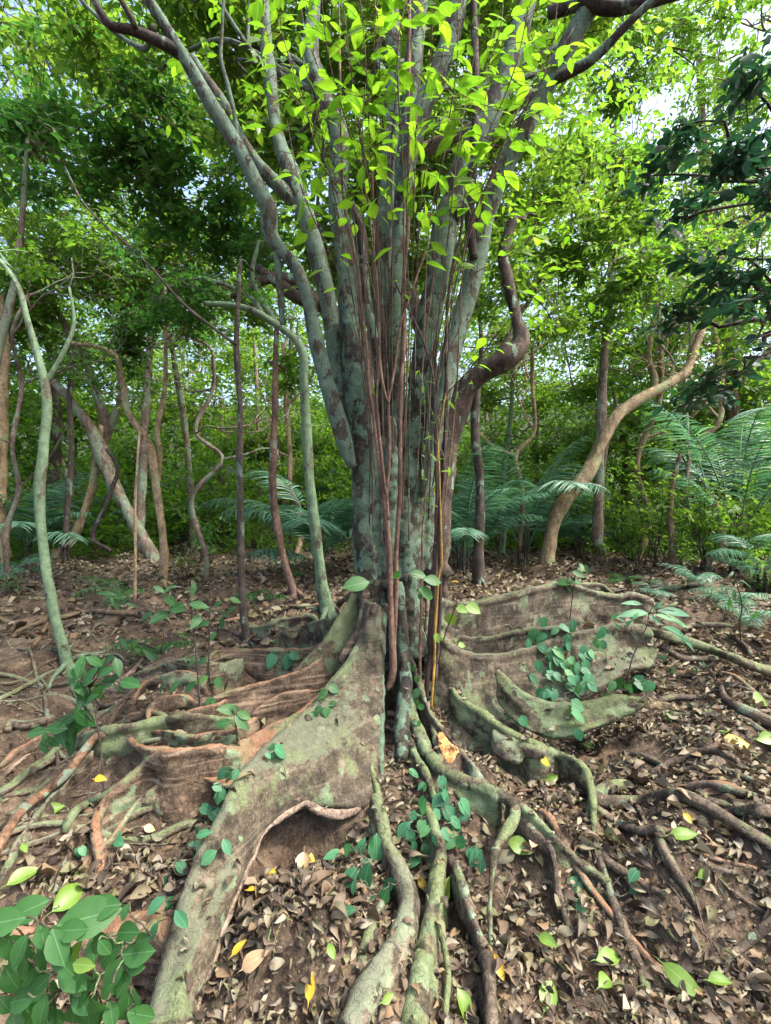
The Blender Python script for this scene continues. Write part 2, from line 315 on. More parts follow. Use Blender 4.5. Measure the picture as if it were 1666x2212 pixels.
M_liana = bark("liana_bark", (.05, .028, .02), (.19, .115, .082), cover=.06, patch=30, zs=.3, stray=0, bstr=.3)
M_lianad = bark("dark_liana_bark", (.016, .011, .01), (.08, .052, .042), cover=.08, patch=30, zs=.3, stray=0, bstr=.3)
M_lianay = bark("yellow_cane_bark", (.16, .09, .015), (.34, .21, .04), cover=.04, patch=30, zs=.3, stray=0, bstr=.2)
M_twig = bark("twig_bark", (.06, .035, .025), (.16, .1, .07), cover=.15, patch=30, stray=0, bstr=.2)
M_bgbark = bark("forest_bark", (.08, .06, .045), (.27, .21, .155), lichen=(.17, .22, .15), cover=.45, patch=7, zs=.5)
M_bgtan = bark("tan_forest_bark", (.13, .09, .05), (.42, .32, .19), lichen=(.24, .26, .13), cover=.35, patch=5, zs=.6)
M_bggreen = bark("green_forest_bark", (.04, .04, .028), (.14, .14, .09), lichen=(.12, .19, .105), cover=.62, patch=7, zs=.5)
M_bgdark = bark("black_forest_bark", (.02, .016, .013), (.09, .07, .056), lichen=(.11, .16, .12), cover=.3, patch=9, zs=.5)
M_hook = bark('hooked_limb_bark', (.02, .014, .011), (.12, .088, .066), cover=.2, patch=9, zs=.4)
M_bgred = bark("red_forest_bark", (.06, .035, .026), (.22, .14, .1), cover=.1, patch=9, zs=.3)
M_wood = bark("rotten_wood", (.26, .10, .03), (.6, .3, .11), cover=0.02, patch=9, zs=.2, stray=0, bstr=1)

M_bright = leafmat("sunlit_leaf", [(.05, .115, .012), (.085, .165, .015), (.14, .225, .02)], .58, (1.85, 2.15, .8))
M_lime = leafmat("canopy_leaf", [(.045, .105, .018), (.08, .15, .026), (.13, .2, .04)], .6, (2.1, 2.2, 1.0), vein=False)
M_mid = leafmat("forest_leaf", [(.04, .105, .018), (.07, .155, .022), (.12, .21, .03)], .56, (2.3, 2.3, 1.1), vein=False)
M_dark = leafmat("dark_leaf", [(.025, .08, .018), (.045, .12, .022), (.075, .165, .03)], .48, (1.8, 2.2, 1.4), vein=False)
M_deep = leafmat('deep_leaf', [(.008, .035, .018), (.014, .05, .024), (.022, .075, .03)], .22, (1.6, 2.2, 1.6), rough=.5, spec=.3)
M_gloss = leafmat("glossy_leaf", [(.014, .06, .016), (.026, .095, .024), (.06, .15, .03)], .35, (1.9, 2.3, 1.0), rough=.45, spec=.3)
M_teal = leafmat("vine_leaf", [(.025, .10, .045), (.042, .155, .075), (.08, .2, .07)], .3, (1.8, 2.2, 1.0), rough=.48, spec=.3)
M_palm = leafmat("palm_leaflet", [(.035, .1, .065), (.06, .15, .095), (.11, .22, .145)], .25, (1.8, 2.1, 1.3), rough=.42, vein=False, spec=.45)
M_fallen = leafmat("fallen_green_leaf", [(.08, .16, .02), (.11, .2, .025), (.13, .21, .03)], .3, (1.6, 1.6, .9))
M_fallen2 = leafmat("fallen_yellow_leaf", [(.36, .25, .015), (.45, .3, .015), (.42, .24, .02)], .3, (1.4, 1.4, .9))
M_fallen3 = leafmat("fallen_tan_leaf", [(.3, .2, .1), (.36, .25, .13), (.4, .28, .17)], .2, (1.4, 1.4, .9))
M_litter = leafmat("litter_leaf", [(.022, .016, .012), (.05, .037, .027), (.08, .058, .04), (.12, .095, .065), (.2, .165, .115), (.11, .115, .055), (.16, .105, .06), (.055, .043, .032), (.24, .21, .155), (.12, .115, .075), (.15, .12, .075)], .12, (1.4, 1.4, 1.1), rough=.7, spec=.25, vein=False)

# ------------------------------------------------------------------ things
def thing(name, label, cat, loc, group=None, kind=None):
    o = bpy.data.objects.new(name, None); o.empty_display_size = .1; SC.collection.objects.link(o); o.location = [float(x) for x in loc]
    return tag(o, label, cat, group, kind)
def tag(o, label=None, cat=None, group=None, kind=None):
    for k, x in (("label", label), ("category", cat), ("group", group), ("kind", kind)):
        if x: o[k] = x
    return o

# ------------------------------------------------------------------ leaf templates (along +X, normal +Z, length 1)
def leaf_tpl(width=.5, widest=.4, n=5, fold=.12, droop=.18, heart=False, curl=0.0):
    xs = np.linspace(0, 1, n + 1); v = []; a = []
    for i, x in enumerate(xs):
        t = x / widest if x < widest else 1 + (x - widest) / (1 - widest); w_ = math.sin(t * math.pi / 2) ** (.45 if heart and t < 1 else .8) * width / 2
        if i == 0: w_ = width * .2 if heart else .012
        if i == n: w_ = .004
        z = -droop * x * x; back = -.1 if heart and i == 0 else 0
        for s in (-1, 0, 1):
            v.append((x + (back if s else 0), s * w_, z + abs(s) * w_ * fold * 2 + curl * math.sin(x * 5 + s))); a.append((x, s * (w_ / width * 2), 0))
    q = []
    for i in range(n):
        for s in (0, 1): q.append((i * 3 + s, (i + 1) * 3 + s, (i + 1) * 3 + s + 1, i * 3 + s + 1))
    return np.array(v), np.array(q), np.array(a)
T_leaf = leaf_tpl(.5, .42); T_heart = leaf_tpl(.82, .3, heart=True, fold=.08); T_long = leaf_tpl(.3, .45, 6, droop=.3); T_oval = leaf_tpl(.62, .5)
_v = np.array([(0, 0, 0), (.38, -.24, .05), (1, 0, -.12), (.38, .24, .05), (.42, 0, 0)]); T_small = (_v, np.zeros((0, 4), int), _v * 0, np.array([(0, 1, 4), (1, 2, 4), (2, 3, 4), (3, 0, 4)]))
def basis(dirs, nors):
    x = dirs / (np.linalg.norm(dirs, axis=1)[:, None] + 1e-9); y = np.cross(nors, x); y /= np.linalg.norm(y, axis=1)[:, None] + 1e-9; z = np.cross(x, y); return np.stack([x, y, z], 1)
def put(mb, tpl, pos, dirs, nors, size, wv=None):
    pos = np.asarray(pos, float); R = basis(np.asarray(dirs, float), np.asarray(nors, float)); size = np.broadcast_to(size, (len(pos),)); v = tpl[0]
    L = v[None] * size[:, None, None]
    if wv is not None: L[:, :, 1] *= wv[:, None]
    V = np.einsum('mvk,mkj->mvj', L, R) + pos[:, None]; m, k = len(pos), len(v); off = (np.arange(m) * k)[:, None, None]
    q = (tpl[1][None] + off).reshape(-1, 4); t = (tpl[3][None] + off).reshape(-1, 3) if len(tpl) > 3 else None
    mb.add(V.reshape(-1, 3), q, t, np.tile(tpl[2], (m, 1)))
def sprays(mb, cen, leafL, k=8, tpl=T_small, twigs=None, droop=.15, flat=.35, r=rng, spread=1.0):
    n = len(cen); az = r.uniform(0, 2 * math.pi, n); ax = np.stack([np.cos(az), np.sin(az), r.normal(-droop, .35, n)], 1); ax /= np.linalg.norm(ax, axis=1)[:, None]
    up = np.stack([r.normal(0, flat, n), r.normal(0, flat, n), np.ones(n)], 1); sd = np.cross(up, ax); sd /= np.linalg.norm(sd, axis=1)[:, None]; up = np.cross(ax, sd)
    L = leafL * r.uniform(.75, 1.25, n); pos = []; dr = []; nr = []; sz = []
    for j in range(k):
        s = (-1) ** j; t = (j + .5) / k; d = ax * (.55 + .6 * t) + sd * s * (1.0 - .7 * t) + r.normal(0, .22, (n, 3)); pos.append(cen + ax * (L * (t - .5) * k * .42 * spread)[:, None] + r.normal(0, .12, (n, 3)) * L[:, None])
        dr.append(d - np.array([0, 0, droop])); nr.append(up + r.normal(0, .35, (n, 3))); sz.append(L * r.uniform(.6, 1.15, n))
    put(mb, tpl, np.concatenate(pos), np.concatenate(dr), np.concatenate(nr), np.concatenate(sz), r.uniform(.75, 1.2, n * k))
    if twigs is not None:
        a = cen - ax * (L * k * .24 * spread)[:, None]; b = cen + ax * (L * k * .2 * spread)[:, None]; w_ = (L * .035)[:, None]
        V = np.stack([a + sd * w_, a - sd * w_, a + up * w_ * 1.5, b], 1).reshape(-1, 3); o = (np.arange(n) * 4)[:, None, None]
        t = (np.array([(0, 1, 3), (1, 2, 3), (2, 0, 3)])[None] + o).reshape(-1, 3); twigs.add(V, None, t)
def clump_pts(c, R, n, r=rng, sub=7):
    """points grouped in lobes inside an ellipsoid"""
    c = np.asarray(c, float); R = np.broadcast_to(R, (3,)); d = r.normal(size=(sub, 3)); d /= np.linalg.norm(d, axis=1)[:, None]; lob = c + d * R * r.uniform(.25, .85, (sub, 1)); i = r.integers(0, sub, n)
    p = r.normal(size=(n, 3)); p /= np.linalg.norm(p, axis=1)[:, None]; return lob[i] + p * R * .42 * r.uniform(.1, 1, (n, 1)) ** .5, lob
def wander(a, b, n=6, amp=.08, r=rng):
    a, b = np.asarray(a, float), np.asarray(b, float); t = np.linspace(0, 1, n)[:, None]; L = np.linalg.norm(b - a); p = a * (1 - t) + b * t; j = r.normal(0, amp * L, (n, 3)); j[0] = j[-1] = 0; return p + j

# ------------------------------------------------------------------ ground
def ground():
    n = 620; t = np.linspace(-1, 1, n); X = .9 * np.sinh(5.3 * t); tt = np.linspace(-1.0, 1, n); Y = 2.6 + .75 * np.sinh(5.5 * tt)
    xx, yy = np.meshgrid(X, Y, indexing='ij'); z = g(xx, yy); V = np.stack([xx, yy, z], -1).reshape(-1, 3)
    i, j = np.meshgrid(np.arange(n - 1), np.arange(n - 1), indexing='ij'); i = i.ravel(); j = j.ravel()
    mb = MB(); mb.add(V, np.stack([i * n + j, (i + 1) * n + j, (i + 1) * n + j + 1, i * n + j + 1], -1)); o = mb.build("ground", M_soil); tag(o, kind="structure"); return o
O_ground = ground()

# ------------------------------------------------------------------ the buttressed tree
base = np.array([0.02, 3.4, float(g(0, 3.4)) - .02])
TREE = thing("buttress_tree", "huge multi-stemmed tree with lichen bark and winding buttress roots, in the middle of the clearing", "tree", base)
SOLID = []
def part(name, mb, m, rem=None, disp=.004, label=None, sm=2):
    o = mb.build(name, m, TREE)
    if rem: remeshed(o, rem, sm, disp)
    if label: o['label'] = label
    SOLID.append(o); return o
def st(fr, pts, Y0, Y1=None):
    Y1 = Y1 or Y0; n = len(pts); return trace(fr, [(p[0], p[1], p[2], Y0 + (Y1 - Y0) * i / max(1, n - 1)) for i, p in enumerate(pts)])
mb = MB()
A = st(k5, [(545, 2480, 150), (540, 2300, 175), (535, 2142, 190), (530, 1800, 195), (520, 1550, 190), (500, 1300, 185), (460, 1100, 165), (440, 900, 150), (430, 750, 135), (430, 640, 100)], 3.36, 3.36)
Gs = st(k5, [(800, 2700, 200), (765, 2480, 150), (755, 2300, 165), (760, 2142, 180), (770, 1800, 190), (800, 1500, 180), (820, 1300, 165), (840, 1100, 150), (860, 900, 140), (880, 760, 120)], 3.4, 3.4)
core = st(k5, [(660, 2900, 300), (650, 2500, 290), (650, 2142, 300), (650, 1800, 310), (655, 1500, 250), (650, 1250, 180), (640, 1050, 140)], 3.58, 3.58)
for c in (A, Gs, core): tube(mb, c, step=.03, seg=18, bump=.035)
tube(mb, st(k5, [(655, 2300, 90), (640, 2000, 100), (650, 1700, 110), (660, 1500, 90), (650, 1300, 80)], 3.3), step=.03, seg=14, bump=.04)
tube(mb, st(k5, [(870, 2200, 70), (880, 1900, 80), (890, 1700, 80), (905, 1500, 90), (940, 1300, 100)], 3.42), step=.03, seg=14, bump=.04)
part("trunk", mb, M_trunk, .013, .005)
stems = [
    ("A2", st(k5, [(470, 1100, 120), (430, 800, 130), (410, 600, 130), (400, 400, 125), (370, 200, 118), (340, 0, 110)], 3.55, 3.6), st(q1, [(1470, 600, 85), (1400, 420, 75), (1345, 250, 68), (1350, 100, 62), (1360, -60, 55)], 3.62, 3.7)),
    ("B", st(k5, [(440, 1590, 50), (400, 1500, 85), (360, 1350, 98), (305, 1180, 98), (255, 1000, 95), (215, 850, 90), (180, 650, 85), (140, 500, 80), (90, 390, 76), (20, 310, 75)], 3.25, 3.15), st(q1, [(1170, 1010, 68), (1160, 900, 68), (1110, 800, 64), (1030, 640, 60), (930, 480, 60), (850, 340, 55), (780, 220, 52), (680, 60, 48), (600, -60, 44)], 3.14, 2.9)),
    ("C", st(k5, [(395, 1400, 60), (370, 1250, 90), (350, 1100, 95), (325, 900, 92), (300, 700, 96), (265, 500, 102), (215, 300, 105), (165, 120, 105)], 3.4, 3.45), st(q1, [(1300, 880, 86), (1265, 760, 76), (1215, 640, 62), (1185, 500, 52), (1165, 300, 54), (1150, 180, 54), (1140, 30, 50), (1135, -60, 46)], 3.46, 3.6)),
    ("D", st(k5, [(590, 1100, 55), (575, 900, 60), (545, 750, 58), (510, 560, 52), (495, 400, 52)], 3.2, 3.2), None),
    ("E", st(k5, [(640, 1350, 90), (635, 1000, 115), (615, 700, 118), (600, 450, 122), (620, 200, 125), (640, 0, 112)], 3.55, 3.6), st(D, [(842, 300, 34), (850, 150, 30), (848, 0, 26), (850, -40, 24)], 3.6, 3.7)),
    ("F", st(k5, [(700, 1500, 90), (700, 1100, 92), (690, 700, 90), (700, 450, 90), (712, 250, 85), (718, 60, 82)], 3.4, 3.45), st(D, [(872, 360, 34), (882, 280, 38), (888, 180, 40), (900, 80, 38), (914, -40, 34)], 3.45, 3.5)),
    ("F2", st(D, [(876, 420, 26), (888, 330, 34), (908, 250, 42), (928, 200, 42), (950, 150, 42), (970, 90, 40), (986, 30, 38), (996, -40, 36)], 3.35, 3.2), None),
    ("G2", st(k5, [(860, 900, 140), (890, 700, 142), (930, 500, 140), (960, 300, 140), (985, 120, 138)], 3.4, 3.42), st(q2, [(280, 920, 122), (330, 740, 112), (390, 610, 106), (450, 500, 100), (510, 350, 92), (555, 200, 86), (600, 50, 80), (625, -60, 76)], 3.42, 3.4)),
    ("H", st(k5, [(860, 1750, 60), (890, 1550, 90), (930, 1350, 112), (960, 1200, 120), (1000, 1000, 122), (1035, 850, 120), (1080, 700, 118), (1125, 550, 112), (1160, 400, 110), (1195, 230, 106)], 3.3, 3.25), st(q2, [(420, 960, 84), (470, 820, 84), (530, 690, 84), (580, 600, 84), (640, 480, 84), (700, 370, 84), (760, 250, 86), (830, 120, 84), (900, 10, 80), (950, -60, 74)], 3.24, 2.9)),
    ("H2", st(q2, [(735, 345, 36), (800, 310, 42), (880, 265, 42), (950, 205, 38), (1010, 140, 35), (1090, 60, 34), (1190, -30, 34)], 2.98, 2.7), None),
    ("T", st(q2, [(700, 60, 46), (780, 30, 60), (860, 5, 66), (960, 35, 58), (1100, 15, 50), (1280, -40, 50)], 3.0, 2.8), None),
    ("X", st(q2, [(140, 650, 40), (200, 630, 48), (260, 605, 50), (340, 570, 46), (430, 520, 44), (540, 470, 42), (640, 400, 36)], 3.75, 3.5), None),
    ("K", st(D, [(1024, 560, 16), (1015, 480, 22), (1018, 400, 22), (1028, 250, 18), (1026, 100, 16), (1022, -30, 14)], 3.2, 3.2), None),
    ("C2", st(q1, [(1290, 900, 50), (1250, 850, 58), (1190, 790, 58), (1110, 700, 50), (1045, 600, 44), (985, 480, 44), (935, 400, 40), (880, 320, 32), (830, 240, 26)], 3.46, 3.3), None),
    ("B2", st(q1, [(800, 250, 50), (740, 205, 50), (660, 165, 46), (570, 130, 42), (480, 110, 38), (440, 60, 34), (390, -30, 30)], 2.98, 2.8), None),
    ("B3", st(q1, [(590, 130, 26), (570, 80, 24), (530, 10, 22), (500, -50, 20)], 2.88, 2.8), None),
    ("N", st(q1, [(1030, 600, 10), (1010, 480, 18), (980, 350, 18), (955, 250, 16), (960, 120, 14), (970, -40, 12)], 3.1, 3.0), None),
    ("W", st(q1, [(1195, 1080, 30), (1205, 1180, 30), (1215, 1300, 26), (1220, 1400, 22)], 3.16, 3.2), None)]
dk = {"D": M_trunk, "H2": M_darkstem, "T": M_darkstem, "B2": M_darkstem, "B3": M_darkstem, "K": M_darkstem, "F": M_trunk, "G2": M_trunk, "X": M_pale}
for nm, a, b in stems:
    mb = MB(); c = np.vstack([a, b]) if b is not None else a; tube(mb, c, step=.028, seg=16 if a[0][3] > .05 else 11, bump=.045)
    part("stem" if c[0][3] > .07 or len(nm) == 1 else "branch", mb, dk.get(nm, M_stem))
mb = MB(); tube(mb, st(k5, [(492, 440, 46), (490, 300, 58), (480, 180, 60), (455, 90, 52), (440, 40, 34), (432, 10, 14)], 3.2), step=.02, bump=.12); part("broken_stub", mb, M_darkstem, label="broken dark stub of a dead stem")

# buttress roots -----------------------------------------------------------
def buttress(fr, pts, m, bottom=None, bfr=None, thick=.85, vox=.011, toe=0.0, sag=.0, name="buttress_root", bot=1.9, sink=.06, extra=(), lipw=None, label=None, topfade=0):
    R = trace(fr, pts, hmin=.085); mb = MB(); c = catmull(R, .03); c = resample(c, max(8, int(np.linalg.norm(np.diff(c[:, :3], axis=0), axis=1).sum() / .03)))
    tube(mb, c, step=.03, seg=12, bump=.05)
    if bottom is None:
        B = c.copy(); zg = g(c[:, 0], c[:, 1]); B[:, 2] = np.minimum(zg - sink, c[:, 2] - .02)
    else:
        B = resample(catmull(trace(bfr or fr, bottom), .03), len(c))
        if lipw: tube(mb, np.hstack([B[:, :3], np.full((len(B), 1), lipw)]), step=.03, seg=8, bump=.15)
    w_ = c[:, 3] * 2 * thick
    sheet(mb, c, B, w_, float(np.mean(w_)) * (bot if bottom is None else 1.0), sag=sag)
    for e in extra: tube(mb, e, step=.03, seg=12)
    return part(name, mb, m, vox, .0035, label)

# giant front-left buttress: ridge to lip, with its right edge running down the trunk
buttress(D, [(795, 1300, 16, 3.24), (786, 1350, 20, 3.2), (776, 1400, 22, 3.12), (745, 1450, 24, 3.0), (705, 1500, 26, 2.88), (668, 1545, 28, 2.74), (600, 1605, 30, 2.5), (550, 1655, 34, 2.32), (518, 1700, 38, 2.2), (478, 1785, 42, 2.04), (432, 1890, 50, 1.9), (398, 1985, 48, 1.78), (372, 2070, 46, 1.69), (350, 2150, 46, 1.6), (330, 2230, 44, 1.52)], M_face,
         [(826, 1310, 20, 3.2), (826, 1400, 20, 3.1), (824, 1500, 20, 2.96), (818, 1580, 20, 2.82), (812, 1660, 20, 2.66), (800, 1735, 20, 2.5), (760, 1752, 20, 2.42), (700, 1748, 20, 2.38), (640, 1750, 20, 2.34), (595, 1768, 20, 2.27), (560, 1805, 20, 2.2), (532, 1860, 20, 2.1), (508, 1920, 20, 1.98), (483, 1990, 20, 1.86), (462, 2060, 20, 1.76), (438, 2130, 20, 1.67), (418, 2200, 20, 1.58), (400, 2260, 20, 1.5)], thick=.9, sag=-.03, label="broad front buttress with rough grey face and pale curled lower edge")
# pale lip under the arch
mb = MB(); tube(mb, trace(D, [(778, 1745, 14, 2.44), (740, 1757, 20, 2.4), (690, 1752, 22, 2.36), (660, 1728, 26, 2.36), (640, 1742, 26, 2.33), (600, 1765, 24, 2.26), (562, 1803, 24, 2.18), (534, 1858, 22, 2.08), (510, 1920, 22, 1.96), (486, 1990, 20, 1.84), (462, 2065, 20, 1.74), (436, 2135, 22, 1.66), (415, 2205, 24, 1.57)]), step=.02, seg=12, bump=.14); part("root_lip", mb, M_pale, .009, .004)
buttress(k1, [(900, 420, 40, 3.3), (860, 560, 55, 3.2), (740, 740, 60, 3.12), (600, 900, 60, 3.02), (430, 1070, 62, 2.92), (230, 1170, 64, 2.82), (0, 1290, 64, 2.72), (-120, 1330, 60, 2.66), (-230, 1345, 52, 2.62), (-350, 1340, 46, 2.58), (-470, 1325, 46, 2.56), (-600, 1318, 46, 2.55), (-690, 1310, 44, 2.58), (-745, 1275, 40, 2.64), (-760, 1250, 36, 2.7)], M_rootb,
         [(900, 700, 40, 3.26), (820, 900, 40, 3.15), (700, 1050, 40, 3.0), (560, 1200, 40, 2.85), (400, 1300, 40, 2.7), (250, 1400, 40, 2.62), (100, 1480, 40, 2.55), (0, 1560, 40, 2.5), (-120, 1580, 40, 2.48), (-250, 1530, 40, 2.5), (-370, 1510, 40, 2.5), (-480, 1530, 40, 2.5), (-600, 1520, 40, 2.52), (-700, 1480, 40, 2.6), (-740, 1420, 40, 2.65)], sag=.02, thick=.8, label="dark brown front-left buttress with reddish ridge")
buttress(k2, [(1430, 1040, 60, 2.6), (1300, 1010, 60, 2.56), (1150, 1020, 60, 2.5), (1000, 1040, 62, 2.44), (900, 1070, 64, .2), (830, 1130, 66, .16), (740, 1210, 66, .13), (650, 1300, 64, .1), (590, 1390, 62, .09), (570, 1480, 66, .07), (585, 1580, 66, .05), (600, 1680, 66, .03), (595, 1800, 55, .0)], M_rootb, thick=.7, bot=1.2, label="forked brown root curling down the bank")
# left fan, nearest to farthest
buttress(k1, [(660, 850, 30, 3.15), (560, 905, 34, 3.1), (460, 915, 36, 3.05), (380, 920, 36, 3.0), (270, 950, 36, 2.96), (180, 1000, 34, 2.92), (90, 1080, 30, 2.88), (20, 1150, 24, 2.86)], M_rootb, thick=.7, bot=1.6)
buttress(k1, [(700, 520, 30, 3.3), (640, 610, 34, 3.25), (570, 680, 40, 3.2), (480, 750, 42, 3.15), (330, 810, 40, 3.1), (130, 865, 40, 3.05), (0, 900, 40, 3.0), (-130, 945, 40, 2.96), (-230, 990, 40, 2.92), (-290, 1010, 36, 2.94), (-370, 955, 34, 3.02), (-460, 945, 34, 3.05), (-560, 975, 36, 3.0), (-630, 1040, 40, 2.9), (-640, 1110, 40, 2.82)], M_rootb, thick=.7, bot=1.3, label="reddish snaking buttress ending in a curled loop")
buttress(k2, [(1480, 830, 50, 2.86), (1300, 830, 56, 2.84), (1120, 810, 60, 2.82), (950, 840, 62, 2.8), (800, 870, 60, .13), (700, 885, 58, .12), (600, 905, 56, .1), (480, 935, 50, .08), (380, 960, 50, .06), (280, 1060, 46, .05), (180, 1130, 44, .04), (60, 1225, 40, .03), (-60, 1310, 40, .02)], M_rootg, thick=.8, bot=1.2, label="grey-green ridge root running out over the left bank")
buttress(k1, [(760, 330, 30, 3.4), (700, 420, 34, 3.4), (640, 510, 36, 3.4), (580, 580, 34, 3.4), (500, 615, 34, 3.42), (380, 628, 34, 3.45), (200, 625, 34, 3.5), (0, 632, 34, 3.55), (-100, 635, 34, 3.55), (-180, 645, 30, 3.55), (-230, 690, 26, .1)], M_rootb, thick=.6, bot=1.2, label="straight low buttress wall with an orange top edge")
buttress(k1, [(770, 290, 40, 3.5), (720, 380, 40, 3.55), (650, 420, 40, 3.6), (570, 430, 36, 3.7), (500, 445, 36, 3.8), (430, 470, 36, 3.85), (395, 505, 34, 3.85), (385, 540, 34, 3.8), (340, 535, 34, 3.8), (300, 500, 34, 3.85), (275, 505, 30, 3.9)], M_rootg, thick=.7, bot=1.3, label="mossy green buttress wall with a hooked end")
buttress(k1, [(620, 430, 26, 3.9), (545, 430, 28, 4.1), (520, 395, 28, 4.2), (460, 375, 28, 4.3), (420, 395, 26, 4.3), (330, 410, 26, 4.2), (260, 415, 26, 4.15), (200, 450, 24, 4.1), (80, 475, 22, .04)], M_root, thick=.7, bot=1.3)
buttress(k1, [(800, 240, 60, 3.35), (745, 340, 60, 3.3), (680, 440, 62, 3.26), (620, 540, 60, 3.22), (540, 630, 50, 3.2), (450, 710, 46, 3.2), (370, 790, 40, 3.15)], M_rootg, thick=.8, bot=1.5, label="steep green buttress close to the trunk")
buttress(k1, [(880, 200, 80, 3.3), (860, 340, 70, 3.25), (820, 480, 60, 3.2), (760, 600, 60, 3.18), (700, 700, 50, 3.15)], M_rootb, thick=.9, bot=1.6)
buttress(k2, [(1230, 600, 30, 3.15), (1110, 550, 32, 3.3), (1000, 565, 32, 3.3), (880, 605, 32, 3.2), (830, 655, 32, 3.1), (800, 710, 32, .1), (740, 765, 30, .06), (690, 830, 28, .03)], M_rootb, thick=.7, bot=1.2)
for pts_ in ([(1500, 640, 26, 3.1), (1400, 700, 32, .17), (1290, 745, 34, .15), (1200, 765, 34, .13), (1120, 790, 32, .1), (1040, 830, 30, .08), (950, 800, 28, .07), (880, 780, 28, .06), (800, 800, 26, .05), (720, 840, 22, .03), (650, 880, 18, .01)],
             [(1560, 800, 26, 2.95), (1460, 860, 34, .14), (1380, 905, 34, .12), (1280, 905, 34, .11), (1190, 930, 32, .1), (1090, 925, 30, .09), (1000, 900, 28, .08), (910, 905, 26, .06), (840, 930, 22, .04)],
             [(1450, 470, 22, 3.4), (1330, 500, 28, .16), (1210, 500, 30, .15), (1120, 480, 30, .13), (1020, 490, 28, .11), (920, 530, 28, .09), (820, 560, 26, .07), (740, 620, 24, .05), (650, 650, 20, .03), (560, 650, 16, .01)],
             [(1120, 1180, 30, .1), (1010, 1190, 34, .09), (900, 1260, 38, .08), (810, 1330, 40, .07), (740, 1420, 40, .06), (690, 1520, 38, .05), (640, 1560, 30, .03), (560, 1640, 24, .02), (500, 1740, 18, .01)],
             [(300, 880, 24, .06), (200, 960, 32, .06), (110, 1010, 34, .05), (20, 1090, 34, .05), (-80, 1150, 30, .04)],
             [(560, 1010, 20, .05), (470, 1110, 28, .06), (380, 1230, 32, .05), (300, 1300, 34, .05), (200, 1420, 34, .05), (120, 1530, 34, .04), (60, 1650, 34, .04), (0, 1760, 30, .03)]):
    buttress(k2, pts_, M_rootb if len(pts_) % 2 else M_root, thick=.6, bot=1.4)
# right side
buttress(k3, [(110, 130, 40, 3.45), (180, 190, 42, 3.6), (250, 202, 33, 3.75), (370, 190, 33, 3.9), (480, 167, 33, 4.05), (580, 140, 33, 4.15), (640, 126, 33, 4.25), (720, 109, 33, 4.35), (780, 120, 33, 4.4), (850, 145, 33, 4.45), (950, 166, 33, 4.5), (1050, 163, 33, 4.5), (1105, 178, 30, 4.5), (1140, 205, 20, .1), (1120, 235, 18, .04)], M_root, thick=.45, bot=1.1, label="tall thin back buttress winding away behind")
buttress(k3, [(740, 112, 16, 4.4), (830, 108, 18, 4.7), (910, 115, 18, 4.8), (950, 150, 16, 4.7)], M_root, thick=.45, bot=1.1)
buttress(k3, [(180, 280, 40, 3.4), (240, 325, 33, 3.5), (290, 350, 30, 3.6), (370, 356, 30, 3.65), (450, 342, 30, 3.68), (530, 323, 30, 3.7), (600, 314, 30, 3.72), (700, 312, 30, 3.7), (800, 318, 30, 3.62)], M_root, thick=.45, bot=1.5)
buttress(k3, [(160, 330, 60, 3.3), (230, 395, 40, 3.25), (300, 430, 44, 3.24), (400, 442, 42, 3.26), (480, 432, 42, 3.3), (560, 412, 42, 3.34), (640, 392, 44, 3.38), (760, 350, 47, 3.42), (860, 325, 36, 3.42), (960, 308, 36, 3.4), (1050, 312, 47, 3.38), (1130, 330, 42, 3.36)], M_face,
         [(140, 760, 42, 3.1), (250, 830, 30, 2.95), (330, 850, 30, 2.92), (420, 830, 30, 2.94), (520, 780, 42, 3.0), (600, 700, 42, 3.1), (680, 640, 42, 3.15), (760, 640, 42, 3.12), (850, 600, 42, 3.12), (930, 550, 42, 3.15), (1000, 500, 42, 3.2), (1070, 480, 42, 3.24), (1120, 465, 42, 3.28), (1150, 400, 42, 3.34)], sag=.03, lipw=.022, thick=.6, label="broad right buttress face with lichen rosettes and creepers")
buttress(k3, [(430, 500, 36, 3.12), (470, 535, 36, 3.08), (510, 580, 42, 3.02), (560, 612, 42, 2.98), (640, 645, 40, 2.94), (730, 660, 40, 2.92), (830, 655, 42, 2.9), (930, 636, 46, 2.9), (1000, 624, 48, 2.9), (1060, 630, 44, 2.88), (1120, 642, 40, 2.86)], M_rootg,
         [(440, 640, 42, 3.06), (490, 700, 30, 2.98), (550, 750, 30, 2.9), (620, 785, 30, 2.84), (700, 800, 30, 2.8), (780, 795, 30, 2.78), (860, 765, 30, 2.78), (940, 735, 30, 2.8), (1000, 710, 30, 2.82), (1050, 690, 30, 2.82)], thick=.8, bot=1, label="curved mid-right buttress, mossy on top")
mb = MB(); tube(mb, trace(k3, [(1080, 634, 44, 2.87), (1140, 650, 42, 2.85), (1190, 655, 36, 2.82), (1232, 655, 28, 2.8), (1245, 656, 10, 2.8)]), step=.02, seg=12, bump=.14); part("broken_root_end", mb, M_bgtan, .009, .006, label="snapped pale root end")
buttress(k3, [(235, 570, 20, 3.12), (258, 620, 30, 3.05), (320, 660, 36, 2.98), (400, 710, 40, 2.9), (470, 765, 46, 2.82), (540, 800, 44, 2.74), (620, 832, 40, 2.68), (700, 870, 36, .12), (780, 900, 38, .12), (830, 940, 42, .12), (852, 1000, 44, .1), (865, 1070, 42, .09), (870, 1150, 30, .06), (872, 1260, 26, .04), (885, 1340, 26, .03)], M_rootg, thick=.75, bot=1.4, label="long green root stepping down the right bank")
mb = MB(); tube(mb, trace(k3, [(430, 760, 50, 2.86), (450, 830, 80, 2.78), (500, 870, 90, 2.7), (540, 900, 50, 2.66)]), bump=.1); tube(mb, trace(k3, [(440, 790, 50, 2.84), (560, 850, 60, 2.68), (640, 860, 40, 2.66)]), bump=.1); part("buttress_root", mb, M_root, .011, .006)
